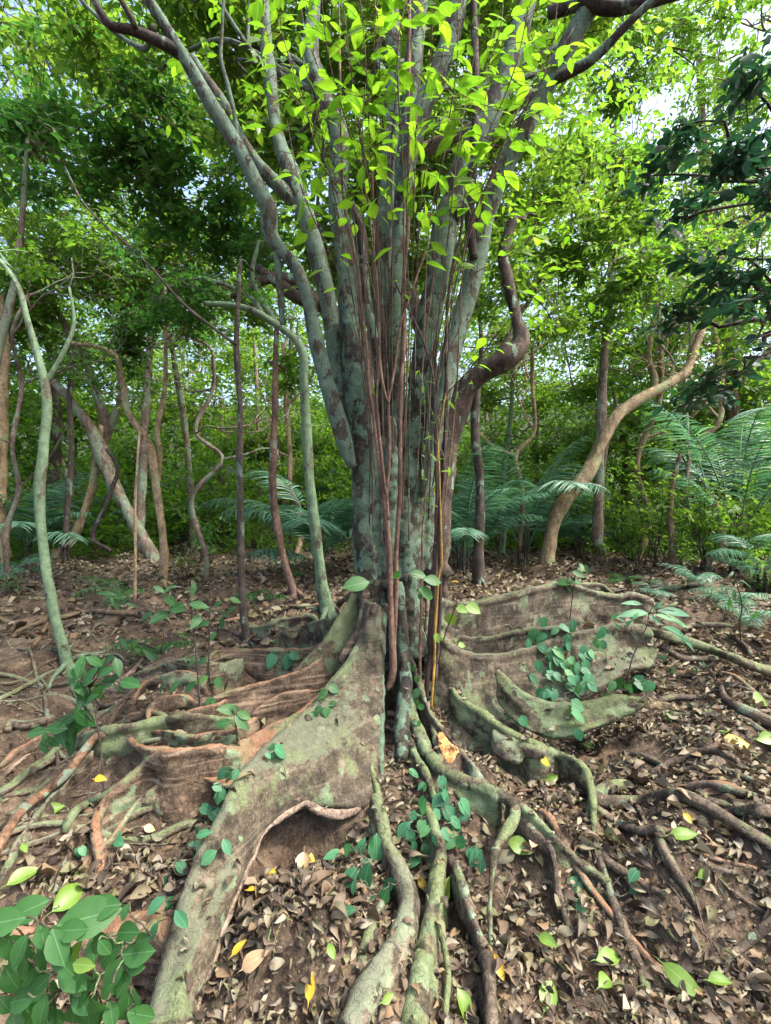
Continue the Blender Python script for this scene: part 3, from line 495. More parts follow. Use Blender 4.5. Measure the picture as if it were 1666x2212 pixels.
# front roots between the two broad faces
def root(fr, pts, m, name="root", rem=None, bump=.07, label=None, lift=.35, seg=12, skirt=False):
    mb = MB(); R = trace(fr, pts, lift, hmin=.012); c = tube(mb, R, step=.025, seg=seg, bump=bump)
    if skirt:
        B = c.copy(); B[:, 2] = np.minimum(g(c[:, 0], c[:, 1], False) - .05, c[:, 2] - .02); sheet(mb, c, B, c[:, 3] * 1.5, float(np.mean(c[:, 3])) * 2.4)
    return part(name, mb, m, rem or (.012 if skirt else None), .004, label)
root(k1, [(1110, 150, 60, 3.3), (1120, 350, 70, 3.22), (1130, 600, 90, 3.14), (1150, 800, 110, 3.05), (1140, 1000, 120, 2.95), (1130, 1200, 110, 2.82), (1120, 1380, 80, 2.7)], M_trunk, rem=.012, skirt=True)
root(k1, [(1000, 300, 60, 3.25), (985, 600, 60, 3.12), (975, 900, 60, 2.98), (970, 1200, 60, 2.85), (985, 1500, 50, 2.7)], M_trunk, rem=.012)
root(k1, [(850, 1120, 40, 2.84), (862, 1240, 56, 2.76), (880, 1350, 60, 2.68), (920, 1480, 60, 2.6), (955, 1620, 62, 2.5), (985, 1750, 66, 2.4)], M_rootg, rem=.011, skirt=True, label="green front root dropping under the leaf cluster")
root(k4, [(330, 60, 70, 2.36), (370, 230, 76, 2.26), (410, 380, 84, 2.16), (470, 500, 100, 2.06), (520, 640, 124, 1.96), (530, 780, 160, 1.86), (500, 900, 176, 1.79), (430, 1040, 176, 1.71), (350, 1180, 190, 1.63), (260, 1340, 220, 1.54), (180, 1500, 220, 1.47)], M_root, rem=.011, skirt=True, bump=.07, label="thick grey S-shaped front root")
root(k4, [(380, 700, 60, 1.95), (320, 800, 70, 1.9), (290, 900, 72, 1.86), (262, 1010, 76, 1.8), (235, 1120, 90, 1.74)], M_root, rem=.011, label="short leg of the front root")
root(k1, [(1180, 1180, 40, 2.86), (1185, 1240, 54, 2.8), (1205, 1330, 60, 2.72), (1255, 1420, 64, 2.62), (1320, 1550, 60, 2.5), (1350, 1660, 56, 2.4)], M_rootg, rem=.01, skirt=True)
root(k4, [(640, 150, 60, 2.32), (690, 300, 76, 2.18), (715, 430, 88, 2.08), (700, 560, 98, 1.98), (680, 700, 112, 1.9), (650, 850, 124, 1.82), (622, 1000, 134, 1.74), (596, 1150, 146, 1.66), (566, 1300, 158, 1.58), (545, 1450, 165, 1.51), (530, 1550, 165, 1.46)], M_rootg, rem=.011, skirt=True, bump=.05, label="thick green front root running to the camera")
root(k4, [(700, 860, 40, 1.84), (732, 930, 36, 1.8), (752, 1030, 38, 1.74), (762, 1160, 38, 1.66), (750, 1300, 36, 1.6), (738, 1450, 36, 1.53)], M_rootg)
root(k4, [(660, 1180, 40, 1.66), (690, 1260, 34, 1.62), (705, 1300, 26, 1.6)], M_rootg)
root(k4, [(770, 430, 50, 2.1), (830, 560, 56, 2.02), (880, 700, 60, 1.93), (925, 840, 62, 1.85), (970, 980, 70, 1.77), (1005, 1130, 74, 1.69), (1018, 1290, 70, 1.61), (1015, 1450, 66, 1.54)], M_rootd, rem=.011, skirt=True, label="dark weathered front root")
root(k4, [(890, 770, 22, 1.9), (960, 900, 22, 1.82), (1040, 1020, 20), (1110, 1150, 14)], M_rootd)
root(k1, [(1180, 660, 30, 3.12), (1225, 800, 34, 3.05), (1265, 920, 36, 2.98), (1310, 1040, 40, 2.9), (1370, 1130, 42, 2.84), (1450, 1230, 42, 2.76), (1530, 1330, 42, 2.68), (1620, 1430, 42, .1), (1700, 1530, 40, .06), (1790, 1640, 34, .04), (1850, 1740, 24, .02)], M_rootd, rem=.01, skirt=True)
root(k1, [(1170, 950, 60, 3.0), (1200, 1100, 90, 2.9), (1250, 1230, 96, 2.8), (1300, 1340, 96, 2.7), (1380, 1430, 96, 2.6), (1460, 1490, 92, 2.52), (1560, 1535, 88, 2.46), (1680, 1580, 84, 2.4), (1800, 1640, 76, 2.34)], M_rootg, rem=.011, skirt=True, label="mossy root arching right from the trunk foot")
root(k1, [(1330, 1120, 50, 2.9), (1360, 1230, 54, 2.8), (1385, 1330, 50, 2.7), (1400, 1420, 40, 2.62)], M_root, rem=.01)
root(k4, [(1000, 40, 66, 2.4), (1090, 80, 66, 2.33), (1150, 130, 66, 2.27), (1160, 200, 68, 2.2), (1110, 290, 68, 2.13), (1052, 380, 62, 2.06), (1030, 480, 54, 2.0), (1020, 600, 46, 1.94), (1010, 740, 40, 1.88), (1012, 860, 36, 1.84), (1020, 960, 30, .02)], M_rootg, rem=.01, label="green root bending down to the leaf litter")
root(k4, [(1120, 95, 56, 2.33), (1200, 145, 54, .12), (1300, 225, 52, .1), (1400, 325, 50, .09), (1500, 425, 48, .07), (1600, 505, 46, .05), (1680, 560, 40, .03), (1730, 590, 26, .02)], M_rootg, rem=.01, skirt=True)
root(k4, [(1180, 190, 40, .1), (1290, 290, 40, .09), (1370, 380, 42, .09), (1400, 480, 44, .08), (1410, 600, 46, .06), (1440, 740, 44, .04), (1480, 860, 30, .02), (1500, 960, 20)], M_rootd, rem=.01, skirt=True)
GR = [(q6, [(900, 500, 46), (960, 510, 46), (1100, 512, 44), (1250, 482, 44), (1380, 530, 42), (1500, 600, 42), (1600, 660, 44), (1740, 740, 44)], M_rootd),
    (q6, [(910, 540, 34), (1000, 600, 38), (1100, 640, 40), (1180, 640, 42), (1205, 720, 42), (1260, 830, 40), (1310, 900, 36), (1360, 1000, 24)], M_rootd),
    (q6, [(1140, 395, 24), (1250, 335, 28), (1370, 290, 28), (1480, 310, 26), (1545, 365, 18)], M_rootd),
    (q6, [(1310, 350, 20), (1450, 372, 24), (1540, 402, 24), (1680, 465, 24)], M_rootd),
    (q6, [(893, 470, 40), (893, 600, 30), (920, 740, 30), (960, 880, 32), (1010, 1020, 34), (1060, 1140, 36), (1120, 1300, 36), (1140, 1500, 36)], M_rootd),
    (q6, [(930, 745, 34), (1050, 830, 34), (1130, 880, 32), (1215, 920, 22)], M_rootd),
    (q6, [(1450, 10, 18), (1470, 70, 26), (1560, 120, 34), (1690, 180, 44)], M_rootd),
    (q6, [(1240, 440, 20), (1330, 490, 26), (1450, 520, 24), (1550, 540, 18)], M_rootd), (q6, [(1480, 560, 30), (1600, 550, 44), (1700, 560, 44)], M_rootd),
    (q6, [(900, 490, 44), (960, 452, 46), (1030, 436, 34), (1060, 440, 18)], M_rootg), (q6, [(1230, 1040, 14), (1400, 1180, 20), (1560, 1290, 18), (1680, 1380, 16)], M_rootd),
    (q6, [(1470, 1200, 20), (1560, 1120, 30), (1700, 1010, 40)], M_rootd), (q6, [(560, 470, 10), (700, 462, 14), (860, 490, 12)], M_rootb), (q6, [(1310, 720, 12), (1450, 765, 18), (1600, 800, 16)], M_rootb),
    (q6, [(1080, 520, 16), (1110, 570, 20), (1125, 610, 12)], M_rootd), (q6, [(1640, 220, 24), (1560, 160, 20), (1520, 145, 12)], M_rootd),
    (k3, [(1100, 318, 34, .12), (1180, 338, 34, .12), (1300, 366, 36, .1), (1400, 402, 38, .1), (1500, 442, 38, .1), (1600, 482, 40, .1), (1720, 520, 42, .1)], M_rootg), (k3, [(1270, 325, 14), (1310, 295, 20), (1430, 290, 20), (1500, 300, 12)], M_root),
    (k3, [(1170, 385, 22), (1260, 440, 24), (1340, 445, 22), (1450, 440, 18)], M_rootd), (k3, [(1090, 140, 14), (1220, 165, 18), (1240, 195, 20), (1180, 218, 20), (1090, 225, 16), (960, 250, 12)], M_root),
    (k3, [(660, 270, 12), (780, 240, 16), (950, 215, 16), (1080, 225, 12)], M_root), (k3, [(1370, 310, 16), (1500, 350, 18), (1560, 400, 20), (1575, 430, 14)], M_rootd),
    (k3, [(1240, 130, 14), (1350, 105, 20), (1480, 100, 16), (1700, 110, 14)], M_root),
    (k2, [(820, 200, 20), (640, 190, 22), (520, 190, 22), (400, 215, 24), (250, 250, 24), (120, 300, 22), (-30, 385, 22)], M_rootb), (k2, [(-20, 222, 20), (80, 260, 22), (180, 272, 14)], M_rootb),
    (k2, [(395, 205, 12), (400, 168, 14), (440, 172, 14), (520, 190, 12)], M_rootb), (k2, [(195, 400, 16), (240, 335, 20), (285, 255, 14)], M_rootb),
    (k2, [(-20, 715, 18), (150, 630, 22), (300, 550, 24), (390, 520, 16)], M_root), (k2, [(45, 900, 40), (62, 850, 44), (150, 862, 54), (250, 842, 50), (310, 832, 34)], M_root),
    (k2, [(560, 870, 24), (545, 770, 34), (480, 700, 34), (430, 640, 28)], M_rootg), (k2, [(850, 470, 24), (780, 550, 30), (700, 610, 26), (640, 650, 14)], M_pale),
    (k2, [(-20, 1205, 20), (100, 1092, 24), (220, 990, 18)], M_pale), (k2, [(-30, 1480, 30), (150, 1330, 34), (300, 1185, 26)], M_rootd), (k2, [(-30, 1290, 26), (60, 1240, 30), (200, 1135, 34), (330, 1060, 30)], M_root),
    (k2, [(640, 905, 50, .13), (570, 935, 44, .12), (510, 1000, 42, .1), (450, 1085, 42, .09), (370, 1175, 42, .08), (250, 1275, 44, .07), (130, 1375, 46, .06), (60, 1475, 46, .06), (0, 1575, 46, .05), (-50, 1680, 46, .04)], M_orange),
    (k2, [(880, 1100, 44, .14), (800, 1165, 52, .09), (700, 1240, 54, .06), (620, 1292, 54), (520, 1330, 52), (440, 1382, 46), (395, 1460, 40), (380, 1500, 30)], M_rootg), (k2, [(600, 1420, 20), (500, 1480, 28), (430, 1580, 30), (385, 1690, 30), (340, 1800, 26), (290, 1960, 22)], M_rootd),
    (k2, [(870, 1210, 12), (900, 1250, 16), (960, 1250, 16), (1030, 1215, 14)], M_pale), (k1, [(-300, 470, 18), (-120, 430, 20), (80, 382, 26), (250, 360, 28), (400, 322, 28), (560, 312, 22)], M_rootb),
    (k1, [(390, 410, 14), (410, 360, 16), (470, 335, 16), (560, 330, 14)], M_root), (k1, [(600, 330, 20), (700, 290, 36), (790, 235, 46, 3.7)], M_rootb), (k1, [(590, 200, 14, 4.9), (640, 300, 26, 4.8), (720, 390, 20)], M_root),
    (k2, [(-20, 620, 14), (120, 600, 18), (260, 500, 16), (400, 440, 12)], M_rootd), (k2, [(0, 1120, 14), (140, 1030, 18), (240, 960, 18), (330, 870, 12)], M_rootd), (k4, [(540, 330, 14), (610, 520, 20), (590, 720, 18), (570, 830, 12)], M_rootb),
    (D, [(840, 1870, 6), (835, 1960, 9), (812, 2060, 7)], M_rootb), (D, [(1240, 1990, 6), (1290, 1930, 10), (1295, 1850, 8)], M_rootd), (D, [(60, 2000, 6), (150, 1900, 10), (225, 1800, 8), (300, 1740, 6)], M_rootd),
    (D, [(330, 2110, 8), (400, 2040, 9, .2), (470, 1905, 8, .25)], M_rootd), (D, [(320, 2010, 5), (430, 1920, 9), (520, 1840, 8), (560, 1790, 5)], M_rootd)]
# many sinuous lesser roots sweeping out on both sides
rr = np.random.default_rng(63)
for i in range(44):
    side = -1 if i % 2 else 1; az = (math.pi + rr.uniform(-.15, 1.0)) if side < 0 else rr.uniform(-1.05, .3)
    R0 = rr.uniform(1.0, 2.0); x, y = R0 * math.cos(az), 3.3 + R0 * math.sin(az); a = az + rr.normal(0, .25); w0 = rr.uniform(.009, .026); n = 11; L = rr.uniform(1.0, 2.6); p = []
    for k in range(n):
        a += rr.normal(0, .27) + (az - a) * .2; x += math.cos(a) * L / n; y += math.sin(a) * L / n; w_ = w0 * (1 - .75 * k / n); p.append((x, y, float(g(x, y)) + w_ * (.55 + .5 * math.sin(k * 1.7 + i)) - (.03 if k in (0, n - 1) else 0), w_))
    if min(q[1] for q in p) < 1.25: continue
    mb = MB(); tube(mb, p, step=.03, seg=9, bump=.13); part("root", mb, (M_rootd, M_root, M_rootb, M_rootd)[i % 4])
root(D, [(420, 2020, 60, 1.76), (360, 2030, 90, .08), (270, 2040, 100, .07), (170, 2050, 90, .05), (60, 2040, 70, .02), (-60, 2010, 50, .0)], M_rootb, rem=.011, skirt=True, label="dark brown side root running behind the bottom-left plant")
for fr, pts, m in GR: root(fr, [(p[0], p[1], p[2] * 1.12, *p[3:]) for p in pts], m, bump=.11, lift=1.25)
# splintered orange wood
mb = MB(); tube(mb, trace(k1, [(1395, 1190, 40, 2.78), (1430, 1290, 110, 2.7), (1490, 1400, 130, 2.62), (1550, 1490, 90, 2.56), (1590, 1560, 20, 2.52)]), step=.02, seg=14, flat=.45, bump=.12); part("exposed_wood", mb, M_wood, .008, .006, label="bright orange patch of rotten wood")
# fine rootlets over the soil
mb = MB()
for i in range(420):
    x, y = (rng.uniform(-2.6, -.3), rng.uniform(1.5, 5)) if rng.random() < .45 else (rng.uniform(.2, 3.2), rng.uniform(1.5, 5))
    a = math.atan2(y - 3.3, x) + rng.normal(0, .5); n = 7; L = rng.uniform(.15, .7); p = []
    for k in range(n):
        a += rng.normal(0, .28); x += math.cos(a) * L / n; y += math.sin(a) * L / n * .8; r_ = rng.uniform(.7, 1) * .0055 * (1 - k / n * .6); p.append((x, y, float(g(x, y)) + r_ * .7, r_))
    tube(mb, p, step=.03, seg=5)
o = mb.build("rootlets", M_rootd, TREE); o['kind'] = "stuff"

# ------------------------------------------------------------------ surfaces to rest things on
def bvh_of(objs):
    V = []; Fc = []; k = 0
    for o in objs:
        m = o.data; n = len(m.vertices); co = np.zeros(n * 3, np.float32); m.vertices.foreach_get("co", co); co = co.reshape(-1, 3)
        if o.parent: co = co + np.array(o.parent.location)
        V.append(co); m.calc_loop_triangles(); t = np.zeros(len(m.loop_triangles) * 3, np.int32); m.loop_triangles.foreach_get("vertices", t); Fc.append(t.reshape(-1, 3) + k); k += n
    return BVHTree.FromPolygons(np.vstack(V).tolist(), np.vstack(Fc).tolist())
BV = bvh_of([O_ground] + SOLID)
def cast(u, v):
    d = Vector(((u - U0) / F, 1, -(v - V0) / F)).normalized(); h = BV.ray_cast(Vector((0, 0, ZC)), d, 60)
    if h[0] is None: return ghit(u, v), np.array([0, 0, 1.0])
    nn = np.array(h[1]); 
    if nn.dot(np.array(d)) > 0: nn = -nn
    return np.array(h[0]), nn

# ------------------------------------------------------------------ the tree's own foliage
def crown(parent, name, clumps, leafL, m, k=8, tpl=T_small, seed=1, twig=True, droop=.15, mtwig=None, spread=1.0):
    r = np.random.default_rng(seed); mb = MB(); tw = MB() if twig else None; lobes = []
    for c, R, n in clumps:
        p, lob = clump_pts(c, R, n, r, max(3, n // 22)); lobes.append((c, lob)); sprays(mb, p, leafL, k, tpl, tw, droop, r=r, spread=spread)
        if R[0] > .5: sprays(mb, c + r.normal(size=(n // 3, 3)) * R * .75, leafL, k, tpl, tw, droop, r=r, spread=1.3)
    o = mb.build(name, m, parent, smooth=tpl is not T_small)
    if twig:
        t = tw.build("twigs", mtwig or M_twig, parent); t['kind'] = "stuff"
    return o, lobes
def CL(u, v, Y, R, n, fl=.7): return (P(u, v, Y), np.array([R, R, R * fl]), int(n * (1.25 if Y < 6 else 1.6)))

clumps = [CL(60, -60, 4.6, .9, 70), CL(230, 40, 5.2, .8, 50), CL(420, 60, 5.0, .8, 70), CL(560, 140, 5.0, .8, 90), CL(680, 40, 5.2, .9, 110), CL(640, 330, 5.4, .7, 80), CL(820, 130, 5.4, .9, 120), CL(960, 60, 5.2, .8, 110),
          CL(1110, 90, 5.0, .8, 90), CL(1250, 60, 4.8, .6, 40), CL(960, 330, 5.6, .7, 90), CL(820, 420, 5.8, .6, 70), CL(1100, 300, 5.6, .7, 70), CL(700, 560, 6, .6, 50), CL(900, 560, 6, .6, 60), CL(520, -40, 4.4, .8, 60), CL(860, -80, 4.4, .9, 80), CL(1300, -60, 4.2, .7, 50), CL(320, -60, 4.4, .8, 60)]
fo, lb = crown(TREE, "crown", clumps, .12, M_lime, 9, seed=5)
r3 = np.random.default_rng(55); mbn = MB(); twn = MB()
for u_, v_, Y_, R_, n_ in ((500, 60, 3.5, .3, 9), (580, 170, 3.4, .3, 9), (540, 300, 3.6, .25, 6), (650, 420, 3.5, .25, 6), (1190, 70, 3.4, .3, 9), (1260, 190, 3.5, .3, 8), (1200, 330, 3.6, .28, 7), (1120, 460, 3.5, .25, 6), (1230, 460, 3.7, .25, 6), (1160, 620, 3.6, .22, 5), (420, 180, 3.6, .3, 6), (1330, 60, 3.4, .3, 8)):
    sprays(mbn, P(u_, v_, Y_) + r3.normal(size=(n_, 3)) * R_ * .6, .085, 6, T_leaf, twn, .2, r=r3, spread=1.2)
mbn.build("near_sprays", M_bright, TREE)['kind'] = "stuff"; twn.build("near_twigs", M_twig, TREE)['kind'] = "stuff"
mb = MB()
tips = [(P(500, 330, 3.1), 1), (P(600, 380, 3.45), 1), (P(680, 200, 3.65), 1), (P(850, 200, 3.7), 1), (P(950, 130, 3.3), 1), (P(1090, 180, 3.4), 1), (P(1180, 180, 3.1), 1), (P(330, 60, 2.9), 1)]
r = np.random.default_rng(9)
for c, lob in lb:
    s = min(tips, key=lambda t: np.linalg.norm(t[0] - c))[0]; pth = wander(s, c, 5, .05, r); tube(mb, np.c_[pth, np.linspace(.022, .009, 5)], step=.08, seg=6)
    for l in lob[:5]: tube(mb, np.c_[wander(c, l, 4, .08, r), np.linspace(.008, .003, 4)], step=.1, seg=4)
mb.build("limb", M_stem, TREE)['kind'] = "stuff"

# ------------------------------------------------------------------ sprouting shrub growing through the stems (large sunlit leaves)
SH = thing("sprouting_shrub", "slender many-stemmed shrub with large bright green leaves, growing up through the big tree's stems", "shrub", P(870, 1440, 3.1))
r = np.random.default_rng(21); LP = []; k_st = 0
tops = [(560, -60), (600, 40), (640, -60), (655, 120), (690, -60), (700, 200), (730, -70), (745, 80), (770, -70), (790, 180), (800, -60), (825, -60), (850, 60), (870, -70), (895, -60), (900, 240), (930, -60), (960, 90), (985, -60), (1010, 200), (1040, -60), (1060, 120), (1090, -60), (1120, 240), (1150, -40), (1180, 120), (1210, -40), (1240, 60), (1160, 480), (1130, 660), (620, 260)]
for i, (tu, tv) in enumerate(tops):
    bu = np.interp(tu, [560, 800, 1000, 1240], [800, 835, 905, 950]) + r.normal(0, 10); bv = r.uniform(760, 1200); Y1 = r.uniform(2.35, 3.05)
    a = P(bu, bv, 3.12); b = P(tu, tv, Y1); m_ = P(np.interp(.5, [0, 1], [bu, tu]) * .6 + bu * .4 + r.normal(0, 14), bv * .45 + tv * .55, 3.05 * .5 + Y1 * .5 + .05)
    q = P(bu + (tu - bu) * .1 + r.normal(0, 8), bv * .75 + tv * .25, 3.08); e = P(tu * .8 + bu * .2 + r.normal(0, 14), tv * .82 + bv * .18, Y1 + .04)
    mb = MB(); c = tube(mb, np.c_[[a, q, m_, e, b], [.0045, .004, .0034, .003, .002]], step=.06, seg=6, bump=.05); mb.build("stem", M_twig if i % 3 else M_rootd, SH)
    n = len(c); 
    for t in np.linspace(.64 if tv < 300 else .55, 1, 14 if tv < 300 else 6):
        if r.random() < .86: j = min(n - 2, int(t * (n - 1))); LP.append((c[j, :3], c[j + 1, :3] - c[j, :3], t))
mb = MB(); tw = MB()
pos = []; dr = []; nr = []; sz = []
for p, d, t in LP:
    for s in range(2 if t > .7 else 1):
        az = r.uniform(0, 6.28); o = np.array([math.cos(az), math.sin(az) * .8, r.uniform(-.1, .5)]); L = r.uniform(.03, .16); q = p + o * L
        tube(tw, np.c_[[p, p + o * L * .5 + [0, 0, .01], q], [.002, .0017, .0013]], step=.05, seg=4); pos.append(q); dr.append(o + [0, 0, r.uniform(-.7, .05)]); nr.append([r.normal(0, .55), r.normal(-.45, .45), 1]); sz.append(r.uniform(.06, .135) * (1 if q[2] > 2.9 else .75))
put(mb, T_leaf, pos, dr, nr, np.array(sz), r.uniform(.8, 1.25, len(pos)))
mb.build("leaf", M_bright, SH)['kind'] = "stuff"; tw.build("petiole", M_twig, SH)['kind'] = "stuff"
# a few fine leafy shoots low on the right of the trunk
VS = thing("leafy_creeper", "thin light green creeper strands with small pointed leaves beside the dark canes", "creeper", P(950, 1200, 3.05))
mb = MB(); sm_ = MB(); pos = []; dr = []; nr = []
for u0, v0, u1, v1 in ((925, 1100, 905, 800), (935, 1150, 945, 900), (950, 1180, 925, 930), (960, 1040, 990, 800), (940, 960, 915, 810), (970, 900, 1030, 740), (1000, 860, 1075, 700)):
    p = wander(P(u0, v0, 3.05), P(u1, v1, 2.95), 6, .05, r); c = tube(sm_, np.c_[p, np.full(6, .0018)], step=.04, seg=4)
    for j in range(2, len(c), 2): pos.append(c[j, :3]); dr.append([r.normal(), r.normal(0, .5), r.normal(-.2, .4)]); nr.append([r.normal(0, .4), -.6, 1])
put(mb, T_long, pos, dr, nr, r.uniform(.03, .075, len(pos))); mb.build("foliage", M_bright, VS); sm_.build("stem", M_rootg, VS)

# ------------------------------------------------------------------ hanging lianas and canes in front of the trunk
def liana(name, label, cat, fr, lst, m, group=None):
    a = st(fr, lst[0], lst[1], lst[-1]) if len(lst) > 1 else lst[0]; mb = MB(); tube(mb, a, step=.03, seg=8, bump=.06); o = mb.build(name, m); tag(o, label, cat, group); return o
def J(*a): return np.vstack(a)
liana("liana", "thick reddish-brown liana in front of the trunk, bending at its foot", "liana", k5, (J(st(k5, [(350, -1300, 12), (360, -600, 14), (380, 0, 15), (440, 300, 18), (470, 450, 20), (480, 600, 20), (500, 750, 21), (520, 900, 22), (530, 1100, 22), (560, 1300, 24), (590, 1550, 26), (620, 1750, 30), (640, 1950, 32), (650, 2142, 34)], 3.0, 3.05), st(k1, [(1042, 150, 42), (1050, 400, 46), (1060, 640, 50), (1060, 780, 54), (1038, 870, 50), (1020, 900, 30)], 3.05, 3.02)),), M_liana)
liana("liana", "straight reddish liana climbing just right of the bent-foot one, joining it low down", "liana", k5, (J(st(k5, [(770, -1200, 20), (768, -400, 22), (765, 0, 22), (760, 200, 22), (742, 400, 22), (730, 600, 23), (740, 800, 24), (722, 1100, 25), (715, 1400, 26), (715, 1700, 27), (700, 1950, 30), (690, 2142, 32)], 3.0, 3.06), st(k1, [(1086, 100, 38), (1084, 220, 34), (1078, 420, 32), (1068, 620, 26)], 3.06, 3.05)),), M_liana)
liana("liana", "thin liana forking at mid trunk, between the two reddish ones", "liana", k5, ([(870, 300, 10), (820, 440, 12), (765, 600, 13), (715, 750, 15), (690, 950, 16), (665, 1100, 17), (645, 1200, 19), (650, 1400, 20), (648, 1600, 21), (635, 1740, 22), (642, 1900, 20)], 3.0, 3.04), M_liana)
liana("liana", "slim brown liana left of the forked one, running up among the leaves", "liana", k5, ([(540, -400, 10), (555, 0, 12), (560, 300, 12), (578, 500, 13), (592, 750, 14), (588, 1000, 14), (575, 1200, 15), (592, 1400, 16), (612, 1600, 17), (630, 1750, 20)], 3.02, 3.03), M_liana)
liana("liana", "thin liana curving left from the fork at mid trunk", "liana", k5, ([(520, 380, 9), (560, 560, 11), (590, 700, 12), (588, 850, 13), (600, 1000, 14), (620, 1130, 15), (645, 1210, 17)], 3.0, 3.02), M_liana)
liana("cane", "thickest dark cane right of the trunk, standing in the root cleft", "cane", k5, (J(st(k5, [(1100, 0, 16), (1075, 200, 18), (1030, 400, 19), (1000, 600, 20), (988, 850, 22), (992, 1100, 23), (985, 1400, 26), (960, 1700, 30), (945, 1900, 32), (932, 2142, 36)], 3.1), st(k1, [(1345, 150, 38), (1338, 400, 40), (1325, 650, 42), (1300, 850, 40), (1290, 980, 34)], 3.1, 3.05)),), M_lianad)
liana("cane", "dark cane leaning left across the stems before joining the dark bunch", "cane", k5, ([(640, 380, 9), (700, 520, 10), (800, 720, 12), (860, 860, 13), (905, 1020, 14), (920, 1180, 16), (925, 1400, 18), (930, 1600, 20), (936, 1800, 22), (925, 2050, 24), (915, 2250, 26), (900, 2450, 26), (885, 2650, 24)], 3.08), M_lianad)
liana("cane", "dark cane between the brown and yellow ones, foot in the root cleft", "cane", k5, ([(985, 1300, 12), (975, 1600, 16), (955, 1900, 20), (950, 2142, 22), (955, 2400, 22), (935, 2700, 22), (925, 2860, 20)], 3.08, 3.04), M_lianad)
liana("cane", "slim ochre-yellow cane, rightmost of the bunch by the trunk", "cane", k5, (J(st(k5, [(990, 1150, 8), (960, 1300, 9), (942, 1450, 10), (948, 1600, 10), (956, 1900, 12), (962, 2142, 14)], 3.04), st(k1, [(1380, 120, 16), (1366, 300, 17), (1354, 450, 18), (1350, 700, 19), (1338, 880, 19), (1328, 1040, 18)], 3.04, 3.0)),), M_lianay)
liana("cane", "reddish cane beside the trunk's right edge, left of the dark bunch", "cane", k5, (J(st(k5, [(900, 1450, 9), (870, 1700, 12), (850, 1950, 14), (845, 2142, 16)], 3.1), st(k1, [(1262, 100, 20), (1260, 300, 22), (1254, 500, 23), (1250, 700, 22), (1256, 880, 18)], 3.08, 3.04)),), M_liana)

# ------------------------------------------------------------------ forest trees
def btree(label, paths, m, clumps=(), leafL=.1, lm=None, fr=D, group="slender trees round the clearing", name="forest_tree", k=8, seed=0, wig=.0, branches=0, foot=True, droop=.15, tpl=T_small):
    r = np.random.default_rng(seed + 100); pts = []; Yb = None
    for ip, (f2, ps) in enumerate(paths):
        if ip == 0 and ps[0][2] > 0 and len(ps[0]) < 4:
            b0 = f2(ps[0][0], ps[0][1]); Yb = ghit(*b0)[1]
        pts.append([(p[0], p[1], p[2], p[3] if len(p) > 3 else Yb) for p in ps])
    f0 = paths[0][0]; p0 = pts[0][0]; B = P(*f0(p0[0], p0[1]), p0[3]); T = thing(name, label, "tree", B, group)
    mb = MB()
    for ip, (f2, ps) in enumerate(paths):
        tr = trace(f2, pts[ip])
        if ip == 0 and foot: z = tr[0].copy(); z[2] -= .12; z[3] *= 1.5; tr = np.vstack([z, tr]); 
        tube(mb, tr, step=.07, seg=9, bump=.07)
    if foot:
        for j in range(5):
            a = j * 1.26 + r.uniform(0, 1); L = r.uniform(.25, .5) * (1 + tr[1][3]); w0 = trace(paths[0][0], pts[0])[0][3]; x, y = B[0], B[1]; q = [(x, y, B[2] + w0 * 1.3, w0 * .5)]
            for s in (.35, .7, 1): xx = x + math.cos(a + r.normal(0, .15)) * L * s; yy = y + math.sin(a + r.normal(0, .15)) * L * s; q.append((xx, yy, float(g(xx, yy)) + .004, w0 * .38 * (1.1 - s)))
            tube(mb, q, step=.05, seg=6)
    mb.build("trunk", m, T)
    if clumps:
        cl = [CL(*c) for c in clumps]; o, lb = crown(T, "crown", cl, leafL, lm, k, tpl=tpl, seed=seed, droop=droop); allp = np.vstack([trace(f2, pts[i])[len(pts[i]) // 2:] for i, (f2, _) in enumerate(paths)])
        for c, lob in lb:
            s = allp[np.argmin(np.linalg.norm(allp[:, :3] - c, axis=1))]; w0 = min(s[3] * .6, .03); mb = MB(); tube(mb, np.c_[wander(s[:3], c, 6, .07, r), np.linspace(w0, w0 * .4, 6)], step=.1, seg=6, bump=.1)
            for l in lob: tube(mb, np.c_[wander(c, l, 5, .1, r), np.linspace(w0 * .4, .003, 5)], step=.1, seg=4)
            mb.build("branch", m, T)
    return T
TG = "slender trees round the clearing"
btree("slim curved green-barked tree leaning in from the far left of the clearing", [(D, [(148, 1445, 26), (135, 1390, 24), (120, 1340, 22), (97, 1210, 20), (86, 1080, 20), (95, 960, 19), (101, 860, 18), (82, 770, 17), (62, 700, 14), (40, 620, 11), (0, 560, 8)]), (D, [(97, 830, 12, 3.9), (135, 765, 10, 3.9), (160, 700, 8, 3.9), (150, 620, 6, 3.9)])], M_bggreen, [(60, 560, 4.2, .4, 18), (180, 520, 4.2, .4, 16)], .08, M_mid, seed=1)
btree("grey tree forking low into three, left part of the clearing", [(D, [(335, 1212, 30), (290, 1130, 27), (248, 1050, 27), (215, 970, 30), (190, 915, 22), (165, 882, 20), (140, 850, 17), (90, 800, 14)]), (D, [(215, 968, 24, 10), (228, 920, 22, 10), (212, 860, 20, 10), (190, 790, 18, 10), (160, 740, 16, 10), (110, 650, 12, 10), (40, 600, 9, 10)]), (D, [(216, 968, 20, 10), (240, 915, 20, 10), (262, 860, 14, 10), (258, 760, 12, 10), (290, 650, 9, 10)])], M_bgbark, [(100, 640, 10, 1.5, 120), (300, 640, 10.5, 1.3, 100), (0, 760, 10, 1.2, 70)], .12, M_mid, seed=2)
